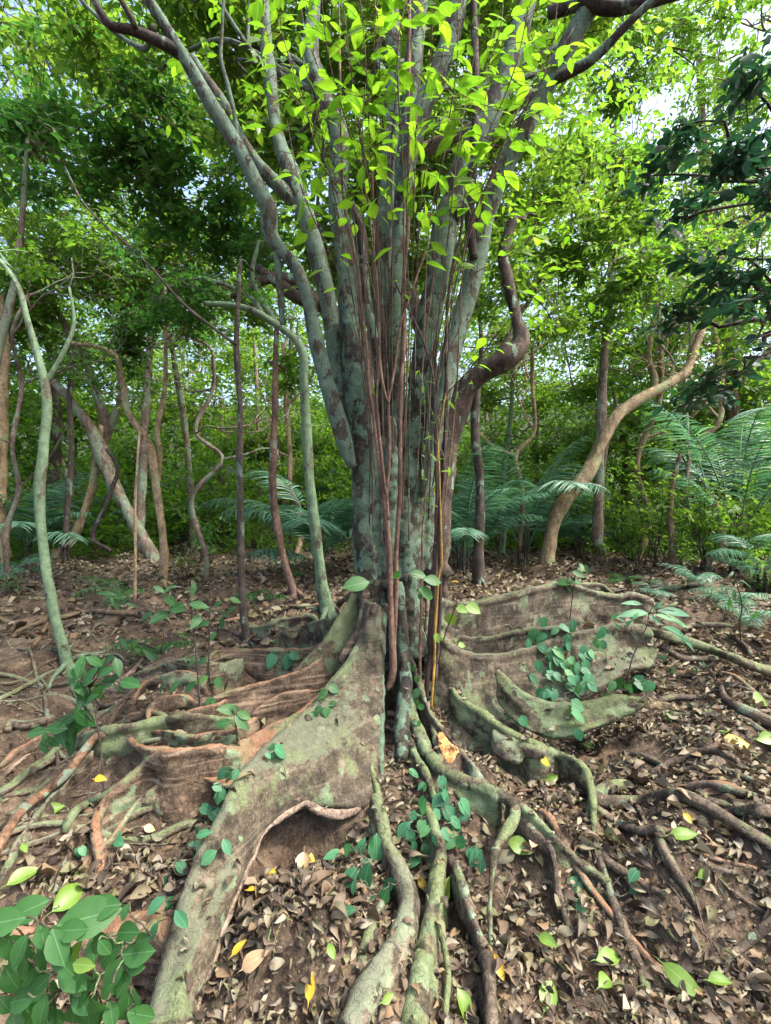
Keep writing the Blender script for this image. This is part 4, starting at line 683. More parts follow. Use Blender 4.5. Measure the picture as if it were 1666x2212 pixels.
btree("ochre-stained thin tree with a twin stem joined at chest height", [(D, [(352, 1262, 20), (354, 1190, 18), (345, 1100, 17), (336, 1040, 17), (325, 970, 16), (300, 925, 15), (275, 885, 14), (265, 820, 12), (240, 760, 10), (150, 740, 8)]), (D, [(338, 1050, 12, 6.9), (345, 980, 12, 6.9), (340, 930, 11, 6.9), (355, 850, 10, 6.9), (358, 740, 9, 6.9), (355, 620, 7, 6.9)])], M_bgtan, [(330, 700, 7.4, .7, 70), (250, 760, 7.4, .6, 50), (420, 690, 7, .5, 40)], .11, M_dark, seed=3)
btree("tan leaning trunk curving up behind the forked grey tree", [(D, [(118, 1206, 24), (150, 1175, 20), (178, 1120, 18), (200, 1050, 17), (210, 990, 16), (218, 920, 12)])], M_bgtan, seed=4)
btree("straight thin trunk with black blotches, just left of the vine-wrapped one", [(D, [(534, 1392, 20), (526, 1320, 16), (521, 1240, 15), (520, 1130, 14), (518, 1000, 14), (519, 880, 13), (511, 760, 13), (515, 650, 9), (520, 560, 6)]), (D, [(511, 745, 8, 3.9), (470, 715, 6, 3.9), (395, 655, 6, 3.9), (310, 560, 5, 3.95), (190, 450, 4.5, 4.0), (140, 360, 3.5, 4.1)])], M_bgdark, [(430, 620, 4.4, .3, 12), (300, 560, 4.2, .3, 12), (560, 600, 4.5, .3, 10)], .07, M_dark, seed=5)
btree("reddish stringy trunk standing between two green-mottled trunks", [(D, [(637, 1287, 22), (618, 1225, 16), (600, 1140, 15), (590, 1070, 16), (591, 980, 17), (594, 880, 15), (595, 790, 12), (598, 700, 9)])], M_bgred, [(610, 790, 6.3, .45, 26)], .12, M_mid, seed=6)
btree("green-mottled trunk left of the giant, arching over to the left at head height", [(D, [(708, 1325, 34), (698, 1280, 28), (690, 1220, 26), (680, 1130, 24), (668, 1030, 22), (662, 930, 21), (658, 830, 20), (655, 770, 19), (640, 735, 18), (595, 700, 17), (545, 670, 15), (490, 658, 13), (440, 655, 10)]), (D, [(575, 690, 12, 5.1), (540, 640, 14, 5.1), (500, 620, 11, 5.1), (440, 600, 8, 5.1)]), (D, [(600, 702, 10, 5.1), (560, 640, 12, 5.1), (545, 590, 10, 5.1), (560, 520, 7, 5.1)])], M_bggreen, [(440, 610, 5.4, .5, 34), (330, 640, 5.6, .5, 30), (560, 560, 5.6, .5, 30)], .1, M_dark, seed=7)
btree("dark sinuous trunk right of the giant, black at its foot", [(D, [(1035, 1262, 26), (1034, 1180, 22), (1037, 1100, 21), (1036, 1020, 20), (1027, 950, 19), (1027, 880, 18), (1036, 810, 17), (1060, 782, 14), (1092, 740, 13), (1108, 700, 11), (1150, 640, 8), (1170, 600, 6)]), (D, [(1036, 800, 8, 6.9), (1040, 740, 8, 6.9), (1030, 650, 6, 6.9)])], M_bgdark, [(1150, 620, 7, .6, 40), (1060, 640, 7.2, .5, 30), (1200, 720, 7, .5, 30)], .1, M_lime, seed=8)
btree("pale tan trunk with a flared foot, leaning right and arching over the clearing", [(D, [(1180, 1222, 36), (1186, 1180, 31), (1196, 1130, 31), (1215, 1090, 31), (1248, 1050, 30), (1275, 1010, 29), (1300, 955, 28), (1325, 910, 27), (1352, 882, 26), (1390, 858, 22), (1440, 832, 20), (1478, 808, 18), (1495, 770, 18), (1510, 730, 16), (1530, 680, 12)]), (D, [(1415, 848, 14, 9.2), (1412, 810, 14, 9.2), (1402, 770, 13, 9.2), (1410, 700, 10, 9.2)])], M_bgtan, [(1480, 700, 9.5, 1.1, 90), (1330, 740, 9.8, 1.0, 80), (1590, 760, 9.6, 1.0, 80), (1260, 830, 9.8, .8, 60)], .13, M_mid, seed=9)
btree("slender pale pole in the undergrowth behind the dark sinuous trunk", [(D, [(1085, 1198, 14), (1090, 1120, 11), (1088, 1040, 10), (1100, 940, 10), (1106, 860, 9), (1108, 780, 7), (1110, 700, 5)])], M_bggreen, [(1120, 760, 11, .9, 60), (1050, 860, 11.4, .8, 50)], .13, M_lime, seed=10)
btree("short grey pole to the right of the leaning tan trunk", [(D, [(1305, 1195, 13), (1298, 1140, 11), (1294, 1080, 10), (1292, 1020, 9), (1300, 940, 6)])], M_bgbark, [(1310, 940, 10.5, .8, 60)], .13, M_lime, seed=11)
btree("brown trunk with a crooked arm among the right-hand bushes", [(D, [(1452, 1228, 18), (1450, 1150, 13), (1446, 1090, 12), (1350, 1040, 16, 9), (1350, 990, 15, 9), (1345, 940, 12, 9)]), (D, [(1352, 995, 10, 9), (1372, 1005, 11, 9), (1395, 1025, 10, 9), (1400, 1050, 7, 9)])], M_bgred, [(1400, 930, 9.5, .8, 60)], .12, M_lime, seed=12) if False else None
btree("brown trunk rising behind the right-hand bushes", [(D, [(1349, 1180, 18), (1350, 1100, 16), (1350, 1040, 15), (1352, 990, 15), (1345, 940, 12), (1330, 880, 9)]), (D, [(1352, 995, 9, 12), (1372, 1005, 10, 12), (1395, 1025, 9, 12), (1402, 1045, 6, 12)])], M_bgred, [(1380, 900, 12, 1.1, 80)], .14, M_lime, seed=12)
btree("stumpy brown trunk at the edge of the right-hand bushes", [(D, [(1453, 1232, 17), (1452, 1180, 13), (1448, 1120, 12), (1452, 1050, 10), (1470, 980, 7)])], M_bgred, [(1490, 980, 9, .8, 60)], .12, M_mid, seed=13)
btree("heavy dark-barked tree behind the giant, its crooked limb hooked upward at right", [(D, [(940, 1215, 60, 5.6), (950, 1100, 56, 5.6), (962, 980, 54, 5.6), (985, 880, 54, 5.6), (1020, 822, 46, 5.5), (1060, 795, 46, 5.4), (1100, 772, 48, 5.3), (1126, 735, 40, 5.3), (1116, 690, 27, 5.3), (1104, 640, 24, 5.3), (1094, 590, 27, 5.3), (1088, 540, 24, 5.3), (1110, 470, 16, 5.3)]),
    (D, [(950, 900, 30, 5.6), (915, 720, 34, 5.5), (890, 650, 30, 5.5), (860, 600, 26, 5.5), (800, 560, 22, 5.5)]), (D, [(880, 640, 30, 5.5), (760, 700, 28, 5.4), (700, 660, 30, 5.4), (640, 640, 28, 5.3), (600, 610, 22, 5.3), (550, 575, 14, 5.3)]), (D, [(690, 655, 24, 5.4), (640, 610, 22, 5.3), (590, 600, 20, 5.3), (500, 640, 12, 5.3)])], M_hook, [(1180, 430, 6, .9, 120), (1100, 620, 6, .6, 50), (760, 500, 6.2, .7, 60)], .1, M_lime, seed=14)
btree("dark trunk deep in the left undergrowth behind the palm", [(D, [(112, 1130, 30, 12), (118, 1010, 26, 12), (120, 900, 24, 12), (118, 800, 20, 12), (100, 700, 24, 12)])], M_bgdark, [(100, 700, 12, 1.4, 120)], .14, M_mid, seed=15)
btree("pale pinkish trunk at the far left edge", [(D, [(2, 1190, 30, 9), (0, 1050, 26, 9), (4, 900, 24, 9), (8, 760, 22, 9), (0, 640, 16, 9)])], M_bgtan, [(20, 640, 9.4, 1.0, 80)], .13, M_lime, seed=16)
btree("distant brown trunk seen between the blotched pole and the stringy one", [(D, [(562, 1180, 10, 14), (560, 1000, 10, 14), (556, 860, 9, 14), (548, 700, 7, 14)])], M_bgbark, [(540, 800, 15, 1.4, 100)], .15, M_lime, seed=17)
btree("distant dark trunk left of the green-mottled arching one", [(D, [(628, 1180, 9, 13), (628, 980, 9, 13), (622, 860, 8, 13), (630, 700, 7, 13)])], M_bgdark, [(640, 820, 14, 1.0, 60)], .15, M_mid, seed=18)
btree("thin black sapling trunk bowing through the left thicket", [(D, [(240, 1190, 9, 8), (200, 1160, 9, 8), (225, 1100, 9, 8), (240, 1060, 9, 8), (255, 1010, 8, 8), (230, 970, 7, 8)])], M_bgdark, seed=19, foot=False)
btree("upright dark thin trunk in front of the left palm", [(D, [(140, 1170, 13, 9), (150, 1050, 12, 9), (155, 950, 11, 9), (150, 860, 10, 9), (160, 760, 8, 9)])], M_bgdark, [(170, 790, 9, .7, 40)], .11, M_dark, seed=20)
btree("pole-thin tan stem hanging straight in the left clearing", [(D, [(291, 1298, 8), (293, 1220, 6), (292, 1100, 6), (298, 980, 5), (302, 930, 4)])], M_bgtan, seed=22, foot=False)

CR = [("crooked thin dark stem crossing in front of the pinkish trunk", 30, 1240, 7, 560, 1), ("crooked grey stem between the green slim tree and the forked grey one", 170, 1230, 8, 500, 2), ("wiry forked stem right of the ochre-stained tree", 420, 1235, 8, 560, 3), ("thin zigzag stem left of the blotched pole", 470, 1230, 7.5, 480, 4), ("thin pale stem in the palm clump's shade", 745, 1215, 8, 640, 5), ("crooked thin stem just right of the dark sinuous trunk", 1070, 1225, 8, 520, 6),
    ("pale crooked stem between the leaning tan trunk and the sinuous dark one", 1130, 1215, 9, 560, 7), ("wiry stem rising right of the leaning tan trunk", 1290, 1215, 8.5, 480, 8), ("dark crooked stem in the middle of the right thicket", 1400, 1225, 8.5, 420, 9), ("forked thin stem near the right edge thicket", 1500, 1230, 8, 500, 10), ("crooked stem at the right edge beneath the dark leaves", 1600, 1235, 7.5, 420, 11), ("thin leaning stem left of the forked grey tree's foot", 250, 1225, 8.5, 620, 12)]
for lb_, u, v, w_, vt, sd in [CR[i] for i in (7, 9)]:
    r = np.random.default_rng(sd + 900); a = []; Yq = ghit(u, v)[1]; x = u
    for q in np.linspace(0, 1, 10): a.append((x, v + (vt - v) * q, w_ * (1 - .6 * q) + 1.5, Yq)); x += r.normal(0, 13)
    k = 3 + sd % 4; b = [(*a[k][:2], w_ * .6, Yq)]; x = a[k][0]
    for q in range(5): x += (30 if sd % 2 else -30) + r.normal(0, 18); b.append((x, a[k][1] - (q + 1) * r.uniform(35, 70), w_ * .5 * (1 - q * .15) + 1, Yq))
    btree(lb_, [(D, a), (D, b)], (M_bgbark, M_bgtan, M_bgbark, M_bggreen)[sd % 4], [(b[-1][0], b[-1][1], Yq + .3, .5, 22), (a[-1][0], a[-1][1], Yq + .2, .6, 26)], .1, (M_mid, M_lime)[sd % 2], seed=60 + sd, foot=False)
def twisty(label, u, vb, v0, Y, w_, m, lean, seed, lm, nb=4, depth=3, spread=.75):
    """a small tree with a zigzag network of bare branches"""
    r = np.random.default_rng(seed + 1500); b = P(u, vb, Y); b[2] = float(g(b[0], b[1])); T = thing("forest_tree", label, "tree", b, "slender trees round the clearing"); top = P(u + lean, v0, Y); mb = MB(); w0 = w_ / F * Y * .5
    p = wander(b - [0, 0, .1], top, 7, .035, r); tube(mb, np.c_[p, np.linspace(w0, w0 * .6, 7)], step=.07, seg=8, bump=.09); mb.build("trunk", m, T); ends = []
    def grow(mb, s, d, L, w, k):
        q = [s]; 
        for i in range(5): d = d + r.normal(0, .32, 3) * [1, .6, 1]; d[2] += .12; d /= np.linalg.norm(d); q.append(q[-1] + d * L / 5)
        tube(mb, np.c_[q, np.linspace(w, w * .55, 6)], step=.06, seg=6, bump=.1); ends.append(q[-1])
        if k > 0:
            for f in (3, 4, 5):
                if r.random() < .85: grow(mb, q[f], d + r.normal(0, spread, 3), L * r.uniform(.6, .85), w * .58, k - 1)
    for i in range(nb):
        s = p[3 + i % 4]; mb = MB(); a = r.uniform(0, 6.28); grow(mb, s, np.array([math.cos(a) * 1.0, math.sin(a) * .6, r.uniform(.2, 1)]), r.uniform(.7, 1.1) * Y / 7, w0 * .5, depth); mb.build("branch", m, T)
    mb = MB(); e = np.array(ends); e = e[r.random(len(e)) < .55]; sprays(mb, e + r.normal(0, .12, e.shape), .085, 6, T_small, None, .15, r=r); mb.build("crown", lm, T, smooth=False)
twisty("low tree with a zigzag net of grey bare branches, nearest the left edge", 20, 1255, 640, 6.5, 12, M_bgbark, 40, 1, M_lime)
twisty("small tree with crooked branches between the ochre-stained tree and the blotched pole", 440, 1225, 760, 7.6, 12, M_bgbark, 20, 3, M_mid)
twisty("pale crooked tree in the bright forest right of the leaning tan trunk", 1370, 1210, 640, 9.5, 15, M_bgtan, 50, 5, M_lime)
twisty("pale zigzag-branched tree near the right edge", 1560, 1212, 560, 9.5, 16, M_bgtan, -30, 6, M_mid)
twisty("fine-branched little tree behind the dark sinuous trunk", 1110, 1215, 760, 9, 12, M_bgtan, 40, 7, M_lime)
twisty("fine-branched pale tree glimpsed above the palm clump", 640, 1200, 740, 10, 13, M_bgtan, -30, 8, M_lime)
# high canopy and far trees (trunks mostly behind leaves)
def ftree(label, u, vb, vt, Y, w_, m, lm, clumps, leafL, seed, lean=0, k=8):
    return btree(label, [(D, [(u, vb, w_, Y), (u + lean * .3, vb * .6 + vt * .4, w_ * .85, Y), (u + lean * .8, vb * .3 + vt * .7, w_ * .7, Y), (u + lean, vt, w_ * .4, Y)])], m, clumps, leafL, lm, group="tall canopy trees behind", seed=seed, foot=False, k=k)
ftree("canopy tree with dark green foliage high at the upper left", -60, 1250, 300, 5.6, 20, M_bgbark, M_dark, [(60, 260, 5.6, .8, 90), (240, 330, 5.8, .8, 100), (380, 420, 6, .8, 110), (500, 500, 6.2, .7, 90), (110, 400, 5.8, .6, 40), (300, 200, 5.4, .6, 50), (560, 260, 6.2, .6, 50)], .13, 31, 120)
ftree("broad-crowned tree filling the left middle with mid-green leaves", 420, 1190, 560, 12, 16, M_bgbark, M_lime, [(80, 520, 9, 1.4, 130), (250, 600, 9.5, 1.4, 140), (420, 560, 9.5, 1.4, 140), (560, 640, 10, 1.2, 110), (60, 700, 10, 1.3, 110), (330, 480, 9, 1.2, 90)], .14, 32, -60)
_cl = [(1560, 380, 3.3, .34, 20), (1470, 270, 3.5, .32, 11), (1620, 560, 3.2, .34, 18), (1530, 620, 3.4, .3, 12), (1590, 800, 3.3, .3, 11), (1490, 470, 3.6, .3, 10), (1640, 180, 3.3, .3, 10), (1430, 700, 3.7, .24, 7), (1650, 700, 3.1, .3, 10), (1510, 860, 3.6, .24, 6), (1400, 380, 3.8, .28, 8), (1660, 420, 3.1, .3, 12)]
btree("dark-leaved tree overhanging from the right edge", [(D, [(1760, 1400, 30, 3.6), (1745, 1000, 26, 3.6), (1725, 700, 22, 3.5), (1700, 400, 16, 3.4)])], M_bgdark, _cl, .105, M_deep, group="tall canopy trees behind", seed=33, foot=False, k=7, tpl=T_leaf)
ftree("green-crowned tree to the right behind the giant's stems", 1290, 1180, 300, 8.5, 22, M_bgbark, M_mid, [(1260, 330, 7, .8, 90), (1330, 480, 7.2, .8, 110), (1210, 560, 7.6, .8, 100), (1400, 600, 7.6, .8, 90), (1300, 660, 8, .8, 80), (1180, 420, 7.5, .7, 60), (1380, 350, 7, .6, 50), (1470, 520, 8, .7, 60)], .12, 34, 40)
ftree("vine-hung pale tree at the far right", 1600, 1200, 100, 11, 30, M_bgred, M_lime, [(1580, 200, 11, 1.2, 70), (1480, 90, 10, 1.0, 60), (1640, 480, 12, 1.4, 110), (1560, 700, 12, 1.4, 130), (1420, 780, 12, 1.2, 90), (1640, 850, 11, 1.2, 100)], .13, 35, -90)
ftree("sunlit canopy tree over the top left corner", 300, 1190, 100, 9.5, 18, M_bgbark, M_lime, [(60, 60, 7, 1.0, 70), (210, 180, 8, 1.0, 70), (380, 250, 8.5, 1.1, 100), (520, 350, 9, 1.1, 110), (120, 350, 8, .9, 70), (440, 60, 8, 1.0, 80)], .14, 36, 80)
ftree("leafy tree glimpsed straight behind the giant's stems", 800, 1180, 400, 11, 18, M_bgbark, M_lime, [(700, 300, 9, 1.2, 130), (850, 400, 9.5, 1.2, 150), (1000, 250, 9, 1.2, 130), (960, 560, 10.5, 1.2, 120), (760, 640, 11, 1.2, 110), (1080, 460, 10, 1.0, 90), (880, 180, 9, 1.2, 110), (600, 180, 8.5, 1.1, 100), (1150, 130, 8.5, 1.1, 90), (860, 760, 12, 1.2, 90), (1080, 760, 12, 1.2, 90)], .14, 37)
ftree("bushy tree with bright leaves low behind at centre-right", 1160, 1150, 820, 14, 12, M_bgbark, M_lime, [(1150, 860, 14, 1.5, 170), (1240, 960, 13, 1.2, 130), (1050, 960, 14, 1.3, 130), (1330, 820, 13, 1.2, 110), (980, 1020, 13, 1.0, 90)], .15, 38)
ftree("bushy tree with yellow-green leaves low behind at centre-left", 480, 1150, 860, 14, 12, M_bgbark, M_lime, [(420, 900, 14, 1.5, 160), (540, 970, 13.5, 1.3, 150), (640, 940, 14, 1.1, 100), (330, 820, 14, 1.4, 140), (720, 960, 14, .8, 60)], .15, 39)
ftree("thicket tree low at the far left behind the palm", 160, 1150, 760, 14, 14, M_bgbark, M_mid, [(60, 860, 14, 1.5, 150), (180, 900, 14, 1.4, 150), (280, 980, 13.5, 1.2, 120), (40, 980, 13, 1.1, 90), (170, 780, 14, 1.3, 120)], .15, 40)
ftree("thicket tree low at the far right", 1560, 1160, 820, 13, 14, M_bgbark, M_mid, [(1480, 900, 12, 1.2, 130), (1600, 960, 11.5, 1.1, 130), (1420, 1010, 12, 1.0, 110), (1660, 840, 12, 1.1, 90), (1540, 1040, 11, .9, 90)], .14, 41)

ftree("airy tall tree spreading small leaves over the upper right sky", 1760, 1180, 60, 9, 20, M_bgbark, M_mid, [(1400, 60, 9, 1.3, 110), (1560, 40, 9, 1.3, 110), (1620, 220, 9.5, 1.3, 110), (1500, 280, 9.5, 1.2, 60), (1320, 180, 9.5, 1.1, 110), (1240, 60, 8.5, 1.0, 90), (1560, 380, 10, 1.3, 70), (1400, 420, 10, 1.2, 60), (1640, 620, 10, 1.3, 70), (1480, 600, 10.5, 1.3, 70)], .12, 42, -60)
ftree("airy tall tree spreading small leaves over the upper left sky", -120, 1190, 60, 10, 20, M_bgbark, M_lime, [(30, 150, 9, 1.3, 60), (150, 60, 9, 1.2, 50), (300, 100, 9.5, 1.3, 60), (40, 350, 9.5, 1.3, 80), (200, 330, 10, 1.3, 70), (400, 200, 10, 1.3, 80), (120, 520, 10, 1.4, 90), (330, 620, 11, 1.4, 100), (30, 700, 11, 1.4, 90), (500, 720, 12, 1.4, 100)], .12, 43, 60)

# right-hand hanging lianas
r = np.random.default_rng(44)
for i in range(26):
    u = r.uniform(1300, 1665); v = r.uniform(60, 420); v2 = v + r.uniform(250, 520); Y = r.uniform(8.5, 10.5)
    n = 9; t = np.linspace(0, 1, n); p = [P(u + r.normal(0, 12) + 14 * math.sin(6 * q + i), v + (v2 - v) * q, Y + r.normal(0, .08)) for q in t]
    mb = MB(); tube(mb, np.c_[p, np.full(n, r.uniform(.008, .018))], step=.08, seg=5); o = mb.build("hanging_liana", M_pale); tag(o, "pale tangled liana hanging in the bright forest at the upper right", "liana", "pale lianas hanging at upper right")

# far forest mass closing the view
def mass():
    def fol(name, lb, n, d0, d1, z0, zh, pw, L, m, thr, seed, az0=1.1):
        r = np.random.default_rng(seed); az = r.uniform(-az0, az0, n); d = r.uniform(d0, d1, n); z = z0 + (r.random(n) ** pw) * zh; cx, cy = d * np.sin(az), d * np.cos(az); z = z + g(cx, cy, False)
        s = np.sin(cx * 1.3 + 1) * np.sin(z * 1.5 + cx * .5) + .7 * np.sin(cx * 2.7 - z * 2.1 + cy + 2) + .4 * np.sin(cx * 5 + z * 4); keep = s > thr; mb = MB(); sprays(mb, np.stack([cx, cy, z], 1)[keep], L, 9, T_small, None, .15, r=r)
        o = mb.build(name, m, smooth=False); tag(o, lb, "forest", None, "stuff")
    fol("far_forest", "soft wall of distant yellow-green forest closing the view behind the clearing", 19000, 16, 23, 0, 11, 1.5, .24, M_lime, -1.1, 50)
    fol("undergrowth", "dense low undergrowth of mid-green leaves at the back of the clearing", 7500, 11.5, 16, .05, 4.2, 2.0, .16, M_mid, -.35, 51, 1.0)
    r = np.random.default_rng(52); mb = MB()
    for i in range(40):
        a = r.uniform(-1.0, 1.0); dd = r.uniform(13, 20); x, y = dd * math.sin(a), dd * math.cos(a); p = wander((x, y, float(g(x, y)) - .1), (x + r.normal(0, 1), y, ZC + r.uniform(2, 9)), 7, .03, r); tube(mb, np.c_[p, np.linspace(r.uniform(.03, .11), .02, 7)], step=.4, seg=6)
    o = mb.build("far_trunks", M_bgbark); tag(o, "thin trunks standing in the distant forest", "forest", None, "stuff")
mass()

# ------------------------------------------------------------------ understorey shrubs
def shrub(label, u, v, hts, m, leafL=.09, ns=7, sp=.35, seed=0, n=26, Y=None, group="understorey shrubs", tpl=T_small, k=7):
    r = np.random.default_rng(seed + 300); B = ghit(u, v) if Y is None else P(u, v, Y); B[2] = float(g(B[0], B[1])); T = thing("shrub", label, "shrub", B, group); ms = MB(); pts = []
    for i in range(ns):
        a = r.uniform(0, 6.28); h = hts * r.uniform(.6, 1.05); e = B + np.array([math.cos(a) * sp * h * r.uniform(.3, 1), math.sin(a) * sp * h * r.uniform(.3, 1), h]); p = wander(B + [r.normal(0, .04), r.normal(0, .04), -.03], e, 6, .05, r); w0 = .006 + .004 * hts
        c = tube(ms, np.c_[p, np.linspace(w0, .002, 6)], step=.06, seg=5, bump=.1)
        for j in range(max(3, n // ns)):
            t = r.uniform(.35, 1); pts.append(c[int(t * (len(c) - 1)), :3] + r.normal(0, .12 * hts * .6, 3) * [1, 1, .6])
    ms.build("stem", M_bgdark, T); mb = MB(); sprays(mb, np.array(pts), leafL, k, tpl, None, .15, r=r); mb.build("foliage", m, T, smooth=False); return T
SH_L = [("glossy bush with bright leaves right of the leaning tan trunk", 1250, 1190, 1.6, M_lime, .12, 10, .45, 90), ("tall leafy bush in the middle of the right-hand thicket", 1370, 1215, 1.7, M_mid, .11, 10, .5, 120), ("bush with fresh green tips left of the stumpy brown trunk", 1420, 1225, 1.5, M_lime, .1, 9, .5, 110), ("dense bush right of the stumpy brown trunk", 1520, 1230, 1.5, M_mid, .1, 10, .5, 120), ("bush at the right edge of the clearing", 1610, 1235, 1.6, M_mid, .1, 10, .5, 120),
    ("slim bush in front of the stumpy brown trunk", 1375, 1235, .9, M_lime, .08, 5, .3, 34), ("low bush at the foot of the right thicket", 1480, 1245, .8, M_mid, .07, 6, .4, 40), ("thin bush beside the leaning tan trunk's foot", 1300, 1225, .9, M_mid, .08, 5, .3, 30), ("shaded bush behind the right palm", 1150, 1180, 1.8, M_mid, .13, 9, .4, 90), ("bush at the right edge, low over the root", 1650, 1290, .7, M_mid, .06, 6, .5, 50),
    ("thicket bush behind the ochre-stained tree", 400, 1180, 2.0, M_mid, .14, 10, .45, 120), ("thicket bush behind the blotched pole", 480, 1185, 2.0, M_lime, .14, 10, .45, 120), ("thicket bush behind the forked grey tree", 270, 1180, 1.9, M_mid, .13, 9, .4, 90), ("thicket bush behind the tan leaning trunk", 150, 1175, 1.7, M_mid, .13, 9, .4, 80), ("bush left of the palm clump, deep in shade", 560, 1185, 1.5, M_mid, .12, 8, .4, 70),
    ("wiry bush in the shade left of the palm clump", 440, 1215, 1.0, M_dark, .08, 7, .4, 50), ("bush beside the dark trunk's foot", 985, 1195, 1.3, M_mid, .12, 8, .4, 70), ("leafy sapling at the foot of the ochre-stained tree", 400, 1260, .7, M_lime, .06, 4, .3, 18), ("tiny bush at the far left edge of the clearing", 20, 1290, .35, M_gloss, .06, 5, .5, 24)]
for i, (lb, u, v, h, m, L, ns, sp, n) in enumerate(SH_L): shrub(lb, u, v, h, m, L, ns, sp, i, n)

# ------------------------------------------------------------------ palms and ferns
def frond(T, root_, az, L, rise, leaflet, m, r, n=34, droop=1.0, name="frond", sagl=.2, twist=0):
    t = np.linspace(0, 1, 12); h = np.array([math.cos(az), math.sin(az), 0]); ang = rise - droop * t ** 1.5 * 1.25; ds = L / 11
    p = [np.array(root_, float)]
    for q in ang[1:]: p.append(p[-1] + (h * math.cos(q) + np.array([0, 0, 1]) * math.sin(q)) * ds)
    mb = MB(); c = tube(mb, np.c_[p, np.linspace(.006, .0016, 12) * (L + .3)], step=L / 40, seg=5, bump=0)
    s0 = .22 if L > .6 else .08; ts = np.linspace(s0, .99, n); pos = []; dr = []; nr = []; sz = []; side = np.cross(h, [0, 0, 1.0])
    for t_ in ts:
        j = min(len(c) - 2, int(t_ * (len(c) - 1))); tg = c[j + 1, :3] - c[j, :3]; tg /= np.linalg.norm(tg) + 1e-9; up = np.cross(side, tg); up = up if up[2] > 0 else -up
        for s in (-1, 1): pos.append(c[j, :3]); dr.append(tg * .65 + side * s + up * .25 + r.normal(0, .06, 3) - [0, 0, sagl]); nr.append(up + side * s * -.3 + r.normal(0, .15, 3)); sz.append(leaflet * (.35 + .65 * math.sin(math.pi * (t_ * .82 + .12))) * r.uniform(.85, 1.1))
    put(mb, T_blade, pos, dr, nr, np.array(sz)); return mb.build(name, m, T)
T_blade = leaf_tpl(.075, .35, 3, fold=.3, droop=.45)
def palm(label, u, v, n, L, leaflet, seed, m=M_palm, Y=None, stems=5, rise=(.7, 1.35), group="palms in the undergrowth", name="palm", nl=34, azr=(0, 6.28), h0=(.2, .9)):
    r = np.random.default_rng(seed + 500); B = ghit(u, v) if Y is None else P(u, v, Y); B[2] = float(g(B[0], B[1])); T = thing(name, label, name.replace("_", " "), B, group)
    for i in range(n):
        az = azr[0] + (azr[1] - azr[0]) * (i + r.uniform(0, .8)) / n; hh = r.uniform(*h0); b2 = B + np.array([math.cos(az) * .15 * hh, math.sin(az) * .15 * hh, hh * .5])
        frond(T, b2, az, L * r.uniform(.75, 1.15), r.uniform(*rise), leaflet, m, r, nl, r.uniform(.7, 1.1))
    mb = MB()
    for i in range(stems):
        a = r.uniform(0, 6.28); tube(mb, [(B[0] + math.cos(a) * .06, B[1] + math.sin(a) * .06, B[2] - .1, .02), (B[0] + math.cos(a) * .1, B[1] + math.sin(a) * .1, B[2] + .4 * L, .014)], step=.1, seg=6)
    if stems: mb.build("stem", M_bgdark, T)
    return T
palm("large bluish palm clump just left of the giant's trunk", 690, 1250, 18, 1.5, .5, 1, nl=26, rise=(.5, 1.45), h0=(.3, 1.9))
palm("feathery palm between the giant and the dark sinuous trunk", 1000, 1240, 20, 1.7, .34, 2, nl=44, rise=(.8, 1.5), h0=(.3, 1.4))
palm("spreading palm behind the dark sinuous trunk", 1130, 1222, 16, 1.8, .5, 3, nl=28, rise=(.7, 1.5), h0=(.5, 2.2))
palm("palm with drooping fronds at the left edge", 60, 1215, 14, 1.6, .45, 4, nl=28, h0=(.3, 1.8))
palm("palm behind the left edge palm, further back", 235, 1180, 11, 1.7, .5, 5)
palm("tall palm with silvery drooping fronds high at the right", 1590, 1240, 13, 1.8, .5, 6, nl=28, rise=(.9, 1.45), h0=(1.6, 2.9))
palm("silvery palm fronds at the right edge of the clearing", 1655, 1285, 8, .75, .3, 7, nl=26)
palm("low palm right of the leaning tan trunk's foot", 1250, 1200, 11, 1.0, .36, 8)
FG = "small ferns on the forest floor"
for i, (lb, u, v, L, n) in enumerate([("small fern in front of the right-hand thicket", 1345, 1265, .34, 7), ("small fern between the stringy trunk and the arching one", 640, 1245, .34, 5), ("fern beside the blotched pole's foot", 560, 1300, .4, 6), ("fern hanging over the bank below the ochre-stained tree", 330, 1420, .42, 7), ("fern above the left bank, near the ochre-stained tree", 265, 1290, .5, 7), ("fern at the far left edge below the palm", 45, 1240, .75, 8), ("fern low behind the winding back buttress", 1500, 1260, .4, 8), ("fern on the right forest floor", 1420, 1290, .4, 8), ("fern near the right edge of the forest floor", 1580, 1310, .45, 9), ("tiny fern right of the pale broken root", 1620, 1345, .4, 7)]):
    palm(lb, u, v, n, L, L * .3, 20 + i, m=M_gloss if i in (1, 3, 4, 0, 2) else M_palm, stems=0, rise=(.3, .9), group=FG, name="fern", nl=20, h0=(0, .08))

